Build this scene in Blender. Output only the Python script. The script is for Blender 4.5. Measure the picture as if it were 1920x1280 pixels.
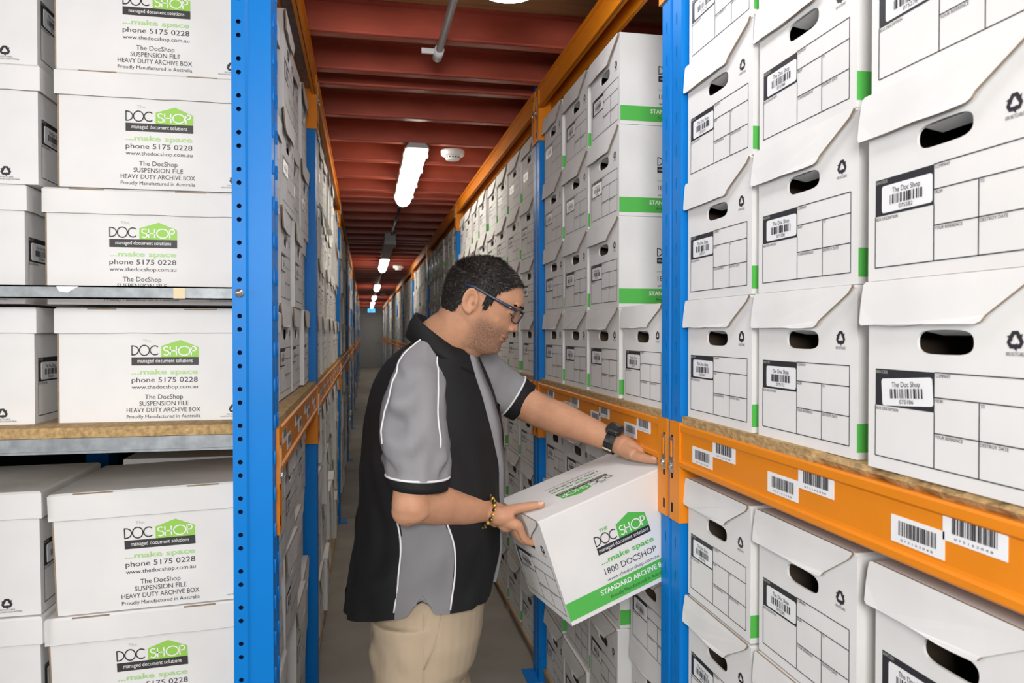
import bpy, math, random
from mathutils import Vector, Matrix, noise
R_ = math.radians
for o in list(bpy.data.objects):
    bpy.data.objects.remove(o)
SC = bpy.context.scene
COL = SC.collection

# ---------------------------------------------------------------- camera
CAM_H = 1.44
YAW = math.atan(.197)
PITCH = math.atan(18 / 1400)
cam_data = bpy.data.cameras.new('camera')
cam_data.sensor_width = 36
cam_data.lens = 1400 / 1920 * 36
cam_data.clip_start = .02
cam_data.clip_end = 200
cam_data.dof.use_dof = True
cam_data.dof.focus_distance = 1.75
cam_data.dof.aperture_fstop = 8
cam = bpy.data.objects.new('camera', cam_data)
cam.location = (0, 0, CAM_H)
cam.rotation_euler = (math.pi / 2 - PITCH, 0, -YAW)
COL.objects.link(cam)
SC.camera = cam

# ---------------------------------------------------------------- world, lights, exposure
W = bpy.data.worlds.new('warehouse_light')
SC.world = W
W.use_nodes = True
W.node_tree.nodes['Background'].inputs[0].default_value = (.95, .97, 1, 1)
W.node_tree.nodes['Background'].inputs[1].default_value = .30


def area(name, loc, target, size, power, color=(1, 1, 1), size_y=None):
    l = bpy.data.lights.new(name, 'AREA')
    l.energy = power
    l.size = size
    l.color = color
    if size_y:
        l.shape = 'RECTANGLE'
        l.size_y = size_y
    o = bpy.data.objects.new(name, l)
    o.location = loc
    d = Vector(target) - Vector(loc)
    o.rotation_euler = d.to_track_quat('-Z', 'Y').to_euler()
    COL.objects.link(o)
    return o


area('flash_light', (-.18, -.95, 1.86), (.3, 3, 1.3), .7, 54, (1, .985, .965))
area('cross_aisle_fill', (-2.6, .4, 1.6), (.7, 1.0, 1.2), 1.2, 31, (.97, .985, 1))  # added fill to brighten the right foreground boxes, no known lamp there
SC.view_settings.view_transform = 'Standard'
SC.view_settings.look = 'None'
SC.view_settings.gamma = 1
SC.view_settings.use_curve_mapping = False
SC.view_settings.exposure = 0


# ---------------------------------------------------------------- helpers
FWD = Vector((math.sin(YAW) * math.cos(PITCH), math.cos(YAW) * math.cos(PITCH), -math.sin(PITCH)))
RGT = Vector((math.cos(YAW), -math.sin(YAW), 0))
UPV = RGT.cross(FWD)


def at(x, y, d):
    """photograph pixel + distance along the lens axis -> point in the room (metres)"""
    return Vector((0, 0, CAM_H)) + (FWD + RGT * ((x - 960) / 1400) + UPV * ((640 - y) / 1400)) * d


ORD = ['zeroth', 'first', 'second', 'third', 'fourth', 'fifth', 'sixth', 'seventh', 'eighth', 'ninth', 'tenth', 'eleventh',
       'twelfth', 'thirteenth', 'fourteenth', 'fifteenth', 'sixteenth', 'seventeenth', 'eighteenth', 'nineteenth']
TENS = {20: ('twenty', 'twentieth'), 30: ('thirty', 'thirtieth'), 40: ('forty', 'fortieth'), 50: ('fifty', 'fiftieth'),
        60: ('sixty', 'sixtieth'), 70: ('seventy', 'seventieth')}


def ordw(n):
    if n < 20:
        return ORD[n]
    t = n // 10 * 10
    return TENS[t][1] if n == t else TENS[t][0] + '-' + ORD[n - t]


def tag(o, label=None, cat=None, group=None, kind=None):
    if label: o['label'] = label
    if cat: o['category'] = cat
    if group: o['group'] = group
    if kind: o['kind'] = kind
    return o


def empty(name, loc=(0, 0, 0), rz=0):
    o = bpy.data.objects.new(name, None)
    o.empty_display_size = .05
    o.location = loc
    o.rotation_euler = (0, 0, rz)
    COL.objects.link(o)
    return o


def link(name, mesh, parent=None):
    o = bpy.data.objects.new(name, mesh)
    COL.objects.link(o)
    if parent: o.parent = parent
    return o


def copy_tree(o, parent=None):
    c = o.copy()
    COL.objects.link(c)
    if parent: c.parent = parent
    for ch in o.children:
        copy_tree(ch, c)
    return c


class MB:
    def __init__(s):
        s.v = []; s.f = []; s.m = []; s.s = []

    def add(s, verts, faces, mat=0, smooth=False):
        b = len(s.v)
        s.v.extend([tuple(p) for p in verts])
        for f in faces:
            s.f.append([i + b for i in f]); s.m.append(mat); s.s.append(smooth)
        return b

    def quad(s, a, b, c, d, mat=0):
        s.add([a, b, c, d], [(0, 1, 2, 3)], mat)

    def box(s, lo, hi, mat=0):
        x0, y0, z0 = lo; x1, y1, z1 = hi
        s.add([(x0, y0, z0), (x1, y0, z0), (x1, y1, z0), (x0, y1, z0), (x0, y0, z1), (x1, y0, z1), (x1, y1, z1), (x0, y1, z1)],
              [(0, 3, 2, 1), (4, 5, 6, 7), (0, 1, 5, 4), (1, 2, 6, 5), (2, 3, 7, 6), (3, 0, 4, 7)], mat)

    def prism(s, poly, fr, h, mat=0, smat=None):
        """poly (u,v) in frame fr=(o,u,v), extruded by h along -(u x v)"""
        o, u, v = fr
        n = u.cross(v).normalized()
        top = [o + u * a + v * b for a, b in poly]
        bot = [p - n * h for p in top]
        k = len(poly)
        s.add(top + bot, [tuple(range(k))], mat)
        s.add(top + bot, [tuple(range(2 * k - 1, k - 1, -1))], mat)
        s.add(top + bot, [(i, k + i, k + (i + 1) % k, (i + 1) % k) for i in range(k)], mat if smat is None else smat)

    def tube(s, path, r, n=8, mat=0, caps=True, smooth=True):
        path = [Vector(p) for p in path]
        rr = r if isinstance(r, (list, tuple)) else [r] * len(path)
        rings = []
        up = None
        for i, p in enumerate(path):
            t = (path[min(i + 1, len(path) - 1)] - path[max(i - 1, 0)])
            t.normalize()
            if up is None:
                up = Vector((0, 0, 1)) if abs(t.z) < .9 else Vector((1, 0, 0))
            a = t.cross(up).normalized(); up = a.cross(t).normalized()
            rings.append([p + (a * math.cos(k * 2 * math.pi / n) + up * math.sin(k * 2 * math.pi / n)) * rr[i] for k in range(n)])
        s.loft(rings, mat, caps, smooth)

    def loft(s, rings, mat=0, caps=True, smooth=True, closed=True, matf=None):
        n = len(rings[0]); b = len(s.v)
        for rg in rings: s.v.extend([tuple(p) for p in rg])
        for i in range(len(rings) - 1):
            for k in range(n if closed else n - 1):
                k2 = (k + 1) % n
                s.f.append([b + i * n + k, b + (i + 1) * n + k, b + (i + 1) * n + k2, b + i * n + k2])
                s.m.append(matf(i, k) if matf else mat); s.s.append(smooth)
        if caps and closed:
            s.f.append([b + k for k in range(n)]); s.m.append(mat); s.s.append(smooth)
            s.f.append([b + (len(rings) - 1) * n + k for k in reversed(range(n))]); s.m.append(mat); s.s.append(smooth)

    def ell(s, c, rad, axes=None, mat=0, nu=16, nv=10):
        c = Vector(c)
        ax = axes or (Vector((1, 0, 0)), Vector((0, 1, 0)), Vector((0, 0, 1)))
        rings = []
        for i in range(nv + 1):
            th = math.pi * (i + .02) / (nv + .04)
            rings.append([c + ax[0] * (rad[0] * math.sin(th) * math.cos(2 * math.pi * k / nu)) + ax[1] * (rad[1] * math.sin(th) * math.sin(2 * math.pi * k / nu))
                          - ax[2] * (rad[2] * math.cos(th)) for k in range(nu)])
        s.loft(rings, mat)

    def mesh(s, name, mats):
        me = bpy.data.meshes.new(name)
        me.from_pydata(s.v, [], s.f)
        for m in mats: me.materials.append(m)
        me.polygons.foreach_set('material_index', s.m)
        me.polygons.foreach_set('use_smooth', s.s)
        me.update()
        return me

    def build(s, name, mats, parent=None):
        if not isinstance(mats, (list, tuple)): mats = [mats]
        return link(name, s.mesh(name, mats), parent)


# ---------------------------------------------------------------- materials
def mat(name, col, rough=.6, metal=0, spec=.5, noise_amt=0, noise_scale=8, bump=0, bump_scale=60, col2=None, stretch=(1, 1, 1), coat=0):
    m = bpy.data.materials.new(name)
    m.use_nodes = True
    nt = m.node_tree
    b = nt.nodes['Principled BSDF']
    b.inputs['Base Color'].default_value = (*col, 1)
    b.inputs['Roughness'].default_value = rough
    b.inputs['Metallic'].default_value = metal
    b.inputs['Specular IOR Level'].default_value = spec
    if coat: b.inputs['Coat Weight'].default_value = coat
    if noise_amt or bump:
        tc = nt.nodes.new('ShaderNodeTexCoord')
        mp = nt.nodes.new('ShaderNodeMapping')
        mp.inputs['Scale'].default_value = stretch
        nt.links.new(tc.outputs['Object'], mp.inputs[0])
    if noise_amt:
        n = nt.nodes.new('ShaderNodeTexNoise')
        n.inputs['Scale'].default_value = noise_scale
        n.inputs['Detail'].default_value = 6
        nt.links.new(mp.outputs[0], n.inputs['Vector'])
        r = nt.nodes.new('ShaderNodeValToRGB')
        r.color_ramp.elements[0].position = .3
        r.color_ramp.elements[1].position = .7
        c2 = col2 or tuple(c * (1 - noise_amt) for c in col)
        r.color_ramp.elements[0].color = (*c2, 1)
        r.color_ramp.elements[1].color = (*col, 1)
        nt.links.new(n.outputs['Fac'], r.inputs[0])
        nt.links.new(r.outputs[0], b.inputs['Base Color'])
    if bump:
        n2 = nt.nodes.new('ShaderNodeTexNoise')
        n2.inputs['Scale'].default_value = bump_scale
        n2.inputs['Detail'].default_value = 4
        nt.links.new(mp.outputs[0], n2.inputs['Vector'])
        bp = nt.nodes.new('ShaderNodeBump')
        bp.inputs['Strength'].default_value = bump
        bp.inputs['Distance'].default_value = .01
        nt.links.new(n2.outputs['Fac'], bp.inputs['Height'])
        nt.links.new(bp.outputs[0], b.inputs['Normal'])
    return m


def emis(name, col, strength):
    m = mat(name, col, .4)
    b = m.node_tree.nodes['Principled BSDF']
    b.inputs['Emission Color'].default_value = (*col, 1)
    b.inputs['Emission Strength'].default_value = strength
    return m


M = dict(
    card=mat('white_cardboard', (.80, .795, .785), .7, spec=.2, noise_amt=.10, noise_scale=6, bump=.06, bump_scale=10),
    edge=mat('torn_cardboard_edge', (.33, .24, .16), .8, noise_amt=.3, noise_scale=60),
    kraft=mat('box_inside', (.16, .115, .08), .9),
    ink=mat('black_print', (.022, .022, .028), .5),
    grey_ink=mat('charcoal_print', (.035, .034, .036), .5),
    green=mat('green_print', (.085, .47, .075), .5),
    lime=mat('lime_print', (.30, .60, .09), .5),
    pale=mat('pale_green_print', (.40, .65, .27), .5),
    faint=mat('faint_print', (.45, .52, .42), .5),
    white=mat('white_print', (.86, .86, .86), .5),
    sticker=mat('sticker_paper', (.84, .85, .87), .35),
    blue=mat('blue_enamel', (.001, .195, .62), .42, spec=.22, noise_amt=.10, noise_scale=5),
    blueshade=mat('post_inside_shade', (.002, .010, .035), .8, spec=.1),  # near-black blue, shade of hollow posts and slots put into the colour
    orange=mat('orange_enamel', (.80, .25, .008), .38, spec=.3, noise_amt=.10, noise_scale=6),
    galv=mat('galvanised_steel', (.36, .39, .41), .5, .5, noise_amt=.35, noise_scale=45),
    steel=mat('bright_zinc_clip', (.68, .66, .62), .25, .9, noise_amt=.3, noise_scale=90),
    chip=mat('chipboard', (.56, .37, .16), .85, noise_amt=.5, noise_scale=110, bump=.5, bump_scale=140, stretch=(1, .55, 1)),
    chiptop=mat('chipboard_face', (.47, .36, .23), .8, noise_amt=.3, noise_scale=50),
    red=mat('red_oxide_paint', (.55, .11, .066), .34, noise_amt=.3, noise_scale=4, stretch=(1, 3, 3)),
    ply=mat('plywood', (.62, .37, .17), .5, noise_amt=.4, noise_scale=5, stretch=(.5, 6, 1)),
    concrete=mat('concrete_floor', (.33, .305, .26), .6, noise_amt=.3, noise_scale=3, bump=.1, bump_scale=25),
    dark=mat('dark_backing', (.05, .045, .042), .9),
    wall=mat('painted_end_wall', (.50, .52, .53), .6, noise_amt=.1, noise_scale=1),
    timber=mat('pallet_timber', (.42, .28, .15), .8, noise_amt=.35, noise_scale=14, stretch=(8, 1, 8)),
    lampgrey=mat('grey_lamp_body', (.42, .43, .44), .5),
    pvc=mat('grey_conduit', (.50, .51, .52), .45),
    plastic=mat('white_plastic', (.80, .81, .80), .4),
    black=mat('black_plastic', (.015, .015, .017), .35),
    tube=emis('lit_tube_diffuser', (1, .965, .86), 14),
    tube_near=emis('lit_tube_diffuser_near', (.97, .98, 1), 7.0),
    exitg=emis('lit_exit_sign', (.08, .45, .9), 1.6),
)
# ---------------------------------------------------------------- lettering (flat print, no image files)
_TX = {}


def text_geo(t, bold=False):
    key = (t, bold)
    if key not in _TX:
        c = bpy.data.curves.new('lettering', 'FONT')
        c.body = t
        c.resolution_u = 3
        c.fill_mode = 'FRONT'
        if bold: c.offset = .022
        o = bpy.data.objects.new('lettering', c)
        me = bpy.data.meshes.new_from_object(o)
        vs = [(v.co.x, v.co.y) for v in me.vertices]
        fs = [tuple(p.vertices) for p in me.polygons]
        bpy.data.objects.remove(o); bpy.data.curves.remove(c); bpy.data.meshes.remove(me)
        xs = [p[0] for p in vs]
        # baseline stays at 0; cap height of the font is about .7
        _TX[key] = (vs, fs, min(xs), max(xs))
    return _TX[key]


def text(mb, t, fr, u0, u1, v, cap, mat, bold=False, off=.0005):
    """text t fitted between u0 and u1, baseline at v, capital height cap, in frame (o,u,v)"""
    vs, fs, x0, x1 = text_geo(t, bold)
    o, U, V = fr
    n = U.cross(V).normalized() * off
    sx = (u1 - u0) / (x1 - x0); sy = cap / .7
    mb.add([o + n + U * (u0 + (x - x0) * sx) + V * (v + y * sy) for x, y in vs], fs, mat)


def rect(mb, fr, u0, v0, u1, v1, mat, off=.0003):
    o, U, V = fr
    n = U.cross(V).normalized() * off
    mb.quad(*[o + n + U * a + V * b for a, b in ((u0, v0), (u1, v0), (u1, v1), (u0, v1))], mat)


def poly(mb, fr, pts, mat, off=.0003):
    o, U, V = fr
    n = U.cross(V).normalized() * off
    mb.add([o + n + U * a + V * b for a, b in pts], [tuple(range(len(pts)))], mat)


def ribbon(mb, fr, pts, w, mat, closed=False, off=.0005):
    o, U, V = fr
    n = U.cross(V).normalized() * off
    k = len(pts)
    L, Rr = [], []
    for i, (x, y) in enumerate(pts):
        if closed:
            a, b = pts[i - 1], pts[(i + 1) % k]
        else:
            a, b = pts[max(i - 1, 0)], pts[min(i + 1, k - 1)]
        dx, dy = b[0] - a[0], b[1] - a[1]
        l = math.hypot(dx, dy) or 1
        nx, ny = -dy / l * w / 2, dx / l * w / 2
        L.append(o + n + U * (x + nx) + V * (y + ny)); Rr.append(o + n + U * (x - nx) + V * (y - ny))
    m = k if closed else k - 1
    mb.add(L + Rr, [(i, k + i, k + (i + 1) % k, (i + 1) % k) for i in range(m)], mat)


def arc(cx, cy, rx, ry, a0, a1, n=18):
    return [(cx + rx * math.cos(R_(a0 + (a1 - a0) * i / n)), cy + ry * math.sin(R_(a0 + (a1 - a0) * i / n))) for i in range(n + 1)]


def logo_letter(mb, fr, ch, u, v, h, w, mat, off=.0006):
    """thin geometric capitals; returns advance"""
    r = h / 2
    def rb(p, closed=False): ribbon(mb, fr, [(u + a, v + b) for a, b in p], w, mat, closed, off)
    if ch == 'D':
        rb([(w / 2, 0), (w / 2, h)]); rb([(w / 2, w / 2)] + arc(.18 * h, r, .58 * h, r - w / 2, -90, 90) + [(w / 2, h - w / 2)])
        return .84 * h
    if ch == 'O':
        rb(arc(.56 * h, r, .54 * h, r, 0, 342, 19), True); return 1.16 * h
    if ch == 'C':
        rb(arc(.54 * h, r, .52 * h, r - w / 2, 48, 312)); return .96 * h
    if ch == 'S':
        rb(arc(.27 * h, .745 * h, .22 * h, .225 * h, 35, 270, 12) + arc(.27 * h, .27 * h, .25 * h, .25 * h, 88, -150, 14)); return .60 * h
    if ch == 'H':
        rb([(w / 2, 0), (w / 2, h)]); rb([(.62 * h, 0), (.62 * h, h)]); rb([(0, r), (.62 * h, r)]); return .80 * h
    if ch == 'P':
        rb([(w / 2, 0), (w / 2, h)]); rb([(w / 2, h - w / 2)] + arc(.25 * h, .735 * h, .25 * h, .245 * h, 90, -90, 12) + [(w / 2, .49 * h)]); return .55 * h


def logo_word(mb, fr, wd, u0, u1, v, h, mat):
    adv = dict(D=.84, O=1.16, C=.96, S=.60, H=.80, P=.55)
    tot = sum(adv[c] for c in wd) * h
    sx = (u1 - u0) / tot
    o, U, V = fr
    fr2 = (o + U * u0, U * sx, V)
    u = 0
    for c in wd:
        u += logo_letter(mb, fr2, c, u, v, h, h * .115, mat)


def recycle(mb, fr, cu, cv, r, mat):
    for k in range(3):
        a = R_(90 + 120 * k)
        ca, sa = math.cos(a), math.sin(a)
        def rot(p): return (cu + (p[0] * ca - p[1] * sa) * r, cv + (p[0] * sa + p[1] * ca) * r)
        # corner band pointing outward (local +x is outward)
        ribbon(mb, fr, [rot(p) for p in ((.22, .60), (.80, .24), (.80, -.24), (.44, -.46))], r * .50, mat)
        poly(mb, fr, [rot(p) for p in ((.0, -.78), (.72, -.92), (.34, -.10))], mat, .0004)


def bars(mb, fr, u0, v0, u1, v1, n, mat, rnd):
    ws = [rnd.choice((1, 1, 2, 3)) for _ in range(2 * n - 1)]
    sc = (u1 - u0) / sum(ws)
    u = u0
    for i, w in enumerate(ws):
        if i % 2 == 0: rect(mb, fr, u, v0, u + w * sc, v1, mat, .0006)
        u += w * sc


# ---------------------------------------------------------------- archive boxes
BL, BW, BH = .40, .282, .260
CM = [M['card'], M['edge'], M['kraft'], M['ink'], M['green'], M['white'], M['grey_ink'], M['lime'], M['pale'], M['faint']]
X, Y, Z = Vector((1, 0, 0)), Vector((0, 1, 0)), Vector((0, 0, 1))


def front_frame(L=BL, W=BW): return (Vector((-L / 2, W / 2, 0)), -Y, Z)          # u from viewer's left
def side_frame(L=BL, W=BW): return (Vector((-L / 2, -W / 2, 0)), X, Z)
def side_frame_far(L=BL, W=BW): return (Vector((L / 2, W / 2, 0)), -X, Z)


def shell(mb, L, W, H, hole):
    """cardboard carton, open hand hole (u0,v0,u1,v1) in the front, hollow inside"""
    t = .004
    x0, x1, y0, y1 = -L / 2, L / 2, -W / 2, W / 2
    mb.quad((x0, y0, 0), (x1, y0, 0), (x1, y0, H), (x0, y0, H), 0)
    mb.quad((x1, y1, 0), (x0, y1, 0), (x0, y1, H), (x1, y1, H), 0)
    mb.quad((x1, y0, 0), (x1, y1, 0), (x1, y1, H), (x1, y0, H), 0)
    mb.quad((x0, y0, 0), (x0, y1, 0), (x1, y1, 0), (x1, y0, 0), 0)
    mb.quad((x0, y0, H), (x1, y0, H), (x1, y1, H), (x0, y1, H), 0)
    a0, a1, b0, b1, h0, h1 = x0 + t, x1 - t, y0 + t, y1 - t, t, H - t
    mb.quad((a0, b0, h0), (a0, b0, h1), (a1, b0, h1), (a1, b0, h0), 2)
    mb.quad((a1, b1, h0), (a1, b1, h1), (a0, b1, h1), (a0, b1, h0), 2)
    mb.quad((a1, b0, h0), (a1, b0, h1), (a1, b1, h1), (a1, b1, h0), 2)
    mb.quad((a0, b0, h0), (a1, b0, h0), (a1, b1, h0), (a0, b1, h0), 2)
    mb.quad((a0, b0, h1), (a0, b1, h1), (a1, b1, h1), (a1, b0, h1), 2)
    for dx, mt, flip in ((0, 0, False), (t, 2, True)):
        fr = (Vector((x0 + dx, y1, 0)), -Y, Z)
        u0, v0, u1, v1 = hole
        cu, cv, hu, hv = (u0 + u1) / 2, (v0 + v1) / 2, (u1 - u0) / 2, (v1 - v0) / 2
        n = 24
        hp, rp = [], []
        for i in range(n):
            a = 2 * math.pi * i / n - math.pi * .75
            c, s = math.cos(a), math.sin(a)
            e = .45
            hp.append((cu + hu * math.copysign(abs(c) ** e, c), cv + hv * math.copysign(abs(s) ** .75, s)))
            q = i / 6
            side, f = int(q), q - int(q)
            p = [(-1 + 2 * f, -1), (1, -1 + 2 * f), (1 - 2 * f, 1), (-1, 1 - 2 * f)][side]
            rp.append((cu + p[0] * (hu + .004), cv + p[1] * (hv + .004)))
        o, U, V = fr
        pt = lambda p: o + U * p[0] + V * p[1]
        faces = [(i, (i + 1) % n, n + (i + 1) % n, n + i) for i in range(n)]
        if flip: faces = [tuple(reversed(f)) for f in faces]
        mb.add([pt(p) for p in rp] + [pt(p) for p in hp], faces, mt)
        A, B, C_, D = cu - hu - .004, cv - hv - .004, cu + hu + .004, cv + hv + .004
        for r in ((0, 0, W, B), (0, D, W, H), (0, B, A, D), (C_, B, W, D)):
            q = [pt(p) for p in ((r[0], r[1]), (r[2], r[1]), (r[2], r[3]), (r[0], r[3]))]
            if flip: q.reverse()
            mb.quad(*q, mt)
        if dx == 0: first = [pt(p) for p in hp]
        else: second = [pt(p) for p in hp]
    n = len(first)
    mb.add(first + second, [(i, n + i, n + (i + 1) % n, (i + 1) % n) for i in range(n)], 0)


def lines(mb, fr, segs, mat=3, w=.0015):
    for (a, b, c, d) in segs:
        if abs(a - c) < 1e-6: rect(mb, fr, a - w / 2, b, a + w / 2, d, mat, .0005)
        else: rect(mb, fr, a, b - w / 2, c, b + w / 2, mat, .0005)


def form_print(mb, fr, k=1.0):
    g0, g1, v1, v2 = .014 * k, .246 * k, .116 * k, .181 * k
    z0, z1, zs, zr = .018, .139, .0885, .0625
    rect(mb, fr, g0, zs, v1, z1, 3)
    lines(mb, fr, [(g0, z0, g1, z0), (v1, z1, g1, z1), (g0, z0, g0, zs), (g1, z0, g1, z1), (v1, z0, v1, zs), (v2, z0, v2, .1075),
                   (v1, .1075, g1, .1075), (v1, zr, g1, zr)])
    text(mb, 'BARCODE', fr, g0 + .002, g0 + .024, z1 - .006, .0042, 9)
    text(mb, 'BOX DESCRIPTION', fr, g0 + .002, g0 + .045, zs - .006, .0042, 3)
    text(mb, 'COMPANY', fr, v1 + .002, v1 + .026, z1 - .006, .0042, 3)
    text(mb, 'FROM', fr, v1 + .002, v1 + .014, .1075 - .006, .0042, 3)
    text(mb, 'TO', fr, v2 + .002, v2 + .008, .1075 - .006, .0042, 3)
    text(mb, 'YOUR REFERENCE', fr, v1 + .002, v1 + .046, zr - .006, .0042, 3)
    text(mb, 'DESTROY DATE', fr, v2 + .002, v2 + .041, zr - .006, .0042, 3)


def std_logo(mb, fr, dv=0):
    text(mb, 'THE', fr, .134, .156, .1755 + dv, .008, 4, True)
    logo_word(mb, fr, 'DOC', .1145, .1745, .1462 + dv, .0245, 3)
    poly(mb, fr, [(.1775, .1425 + dv), (.2608, .1425 + dv), (.2595, .1755 + dv), (.2185, .1925 + dv), (.1780, .1765 + dv)], 4)
    logo_word(mb, fr, 'SHOP', .184, .2555, .1475 + dv, .0225, 5)
    rect(mb, fr, .1145, .1258 + dv, .2608, .1428 + dv, 3, .0004)
    text(mb, 'managed document solutions', fr, .119, .256, .1312 + dv, .0085, 5, off=.0007)
    text(mb, '...make space', fr, .1145, .2615, .1015 + dv, .0125, 4, True)
    text(mb, '1800 DOCSHOP', fr, .1165, .2605, .0755 + dv, .0145, 3)
    text(mb, 'www.thedocshop.com.au', fr, .1165, .2615, .0585 + dv, .0085, 3)


def std_side(mb, fr):
    rect(mb, fr, 0, .0105, BL, .0535, 4)
    std_logo(mb, fr)
    text(mb, 'STANDARD ARCHIVE BOX', fr, .091, .287, .0345, .0115, 5, True)
    text(mb, 'Proudly Manufactured in Australia', fr, .113, .266, .0178, .0085, 3)


KW = BW / .262
mb = MB()
shell(mb, BL, BW, BH - .004, (.094, .1615, .186, .1925))
form_print(mb, front_frame(), KW)
recycle(mb, front_frame(), .243, .1805, .0105, 3)
text(mb, '100% RECYCLABLE', front_frame(), .231, .255, .1635, .0042, 3)
std_side(mb, side_frame())
# finger tab folded inwards at the top of the hand hole
mb.add([(-BL / 2 + .004, BW / 2 - .100, .1915), (-BL / 2 + .004, BW / 2 - .180, .1915), (-BL / 2 + .030, BW / 2 - .176, .1855), (-BL / 2 + .030, BW / 2 - .104, .1855)], [(0, 1, 2, 3)], 0)
ME_BODY = mb.mesh('body', CM)


def make_lid(seed, gap=.002, bow=.003, drop=.199, overhang=.007, top_print=False):
    rnd = random.Random(seed)
    mb = MB()
    H = BH
    # top sheet
    mb.box((-BL / 2 - .002, -BW / 2 + .001, H - .004), (BL / 2, BW / 2 - .001, H), 0)
    t = .0038
    W = BW
    # flap outline in (u from viewer's left, v)
    ur = .188 + rnd.uniform(-.008, .008)
    pts = [(.0, H), (-overhang * .6, H - .003), (-overhang * .8, H - .012), (-overhang, drop + .03), (-overhang, drop + .004), (-overhang + .004, drop)]
    m = 7
    for i in range(1, m): pts.append((-overhang + .004 + (ur + overhang - .004) * i / m, drop + rnd.uniform(-.0012, .0012)))
    pts += [(ur, drop), (ur + .008, drop + .003), (ur + .014, drop + .010), (W - .012, H - .012), (W - .004, H - .002), (W - .006, H)]
    fr0 = Vector((-BL / 2, W / 2, 0))
    def out(u, v):
        k = (H - v) / (H - drop)
        return gap + bow * k + .0015 * math.sin(u * 40 + seed) * k
    top, bot = [], []
    for u, v in pts:
        p = fr0 - Y * u + Z * v
        top.append(p - X * (out(u, v) + t)); bot.append(p - X * out(u, v))
    k = len(pts)
    # fan via centre rows: triangulate as strip between left/right sides is not needed, ngon is near-planar
    mb.add(top, [tuple(range(k - 1, -1, -1))][::1] if False else [tuple(range(k))], 0)
    mb.add(bot, [tuple(range(k - 1, -1, -1))], 0)
    mb.add(top + bot, [(i, k + i, k + (i + 1) % k, (i + 1) % k) for i in range(k)], 1)
    if top_print:
        std_logo(mb, (Vector((BL / 2 - .040, -.014, H)), -X, -Y), -.128)
    return mb.mesh('lid', CM)


LIDS = [make_lid(1), make_lid(2, bow=.004), make_lid(3, .003, .005, .197, .009), make_lid(4, bow=.004, drop=.201)]
ME_LID_PRINT = make_lid(9, .001, .002, .199, .0, True)
SM = [M['sticker'], M['ink']]


def make_sticker(num, tilt=0, full=True):
    rnd = random.Random(num)
    mb = MB()
    c, s = math.cos(tilt), math.sin(tilt)
    o = front_frame()[0] + (-Y) * (.070 * KW) + Z * .1105
    U = (-Y) * c + Z * s
    V = Z * c - (-Y) * s
    fr = (o - X * .0008, U, V)
    w, h = .0435 * KW, .0185
    r = .004
    pts = []
    for cx, cy, a0 in ((w - r, -h + r, -90), (w - r, h - r, 0), (-w + r, h - r, 90), (-w + r, -h + r, 180)):
        pts += arc(cx, cy, r, r, a0, a0 + 90, 3)
    mb.prism(pts, fr, .0006, 0)
    if full:
        text(mb, 'The Doc Shop', fr, -.026, .026, .0065, .0072, 1)
        text(mb, num, fr, -.013, .013, -.0158, .0055, 1)
    bars(mb, fr, -.030, -.0085, .030, .0042, 14, 1, rnd)
    return mb.mesh('barcode_label', SM)


_ST = {}


def sticker(num, tilt=0):
    if num not in _ST: _ST[num] = make_sticker(num, tilt)
    return _ST[num]


GEN = ['075201', '075164', '075233', '075148']


def archive_box(loc, rz, label, group, num=None, tilt=0, lid=None, body=None, rnd=random):
    o = empty('archive_box', loc, rz)
    tag(o, label, 'box', group)
    link('body', body or ME_BODY, o)
    link('lid', lid or rnd.choice(LIDS), o)
    link('barcode_label', sticker(num, tilt) if num else sticker(rnd.choice(GEN)), o)
    return o


# ---------------------------------------------------------------- suspension file boxes (separate lid tray)
SL, SW, SH = .405, .32, .190            # visible body height below the lid; lid adds .053
SLID = .053


def susp_side(mb, fr, du=0):
    f = (fr[0] + fr[1] * du, fr[1], fr[2])
    text(mb, 'The', f, .150, .167, .1705, .0065, 9)
    logo_word(mb, f, 'DOC', .128, .182, .1425, .0215, 3)
    poly(mb, f, [(.187, .1385), (.262, .1385), (.262, .1600), (.2255, .1755), (.187, .1625)], 7)
    logo_word(mb, f, 'SHOP', .191, .258, .1425, .019, 5)
    rect(mb, f, .128, .1215, .262, .1388, 6, .0004)
    text(mb, 'managed document solutions', f, .140, .250, .1275, .008, 5, off=.0007)
    text(mb, '...make space', f, .128, .260, .1025, .0105, 8, True)
    text(mb, 'phone 5175 0228', f, .128, .260, .0855, .0105, 3)
    text(mb, 'www.thedocshop.com.au', f, .128, .260, .0715, .008, 3)
    text(mb, 'The DocShop', f, .154, .230, .0495, .0098, 3)
    text(mb, 'SUSPENSION FILE', f, .143, .241, .0355, .0095, 3)
    text(mb, 'HEAVY DUTY ARCHIVE BOX', f, .118, .265, .0218, .0095, 3)
    text(mb, 'Proudly Manufactured in Australia', f, .118, .265, .009, .0075, 3)
    f = fr
    recycle(mb, f, .345, .026, .0095, 3)
    text(mb, '100% RECYCLABLE', f, .331, .359, .0125, .003, 3)
    text(mb, 'MADE FROM RECYCLED MATERIAL', f, .318, .372, .008, .003, 3)


def make_susp_body(du):
    mb = MB()
    shell(mb, SL, SW, SH + .045, (.115, .142, .20, .172))
    form_print(mb, front_frame(SL, SW), SW / .262)
    susp_side(mb, side_frame(SL, SW), du)
    susp_side(mb, side_frame_far(SL, SW), du)
    # folded brown corner seams
    for y in (-1, 1):
        mb.box((SL / 2 - .0005, y * (SW / 2 - .0015) - .0017, 0), (SL / 2 + .0025, y * (SW / 2 - .0015) + .0017, SH), 1)
    return mb.mesh('body', CM)


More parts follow.
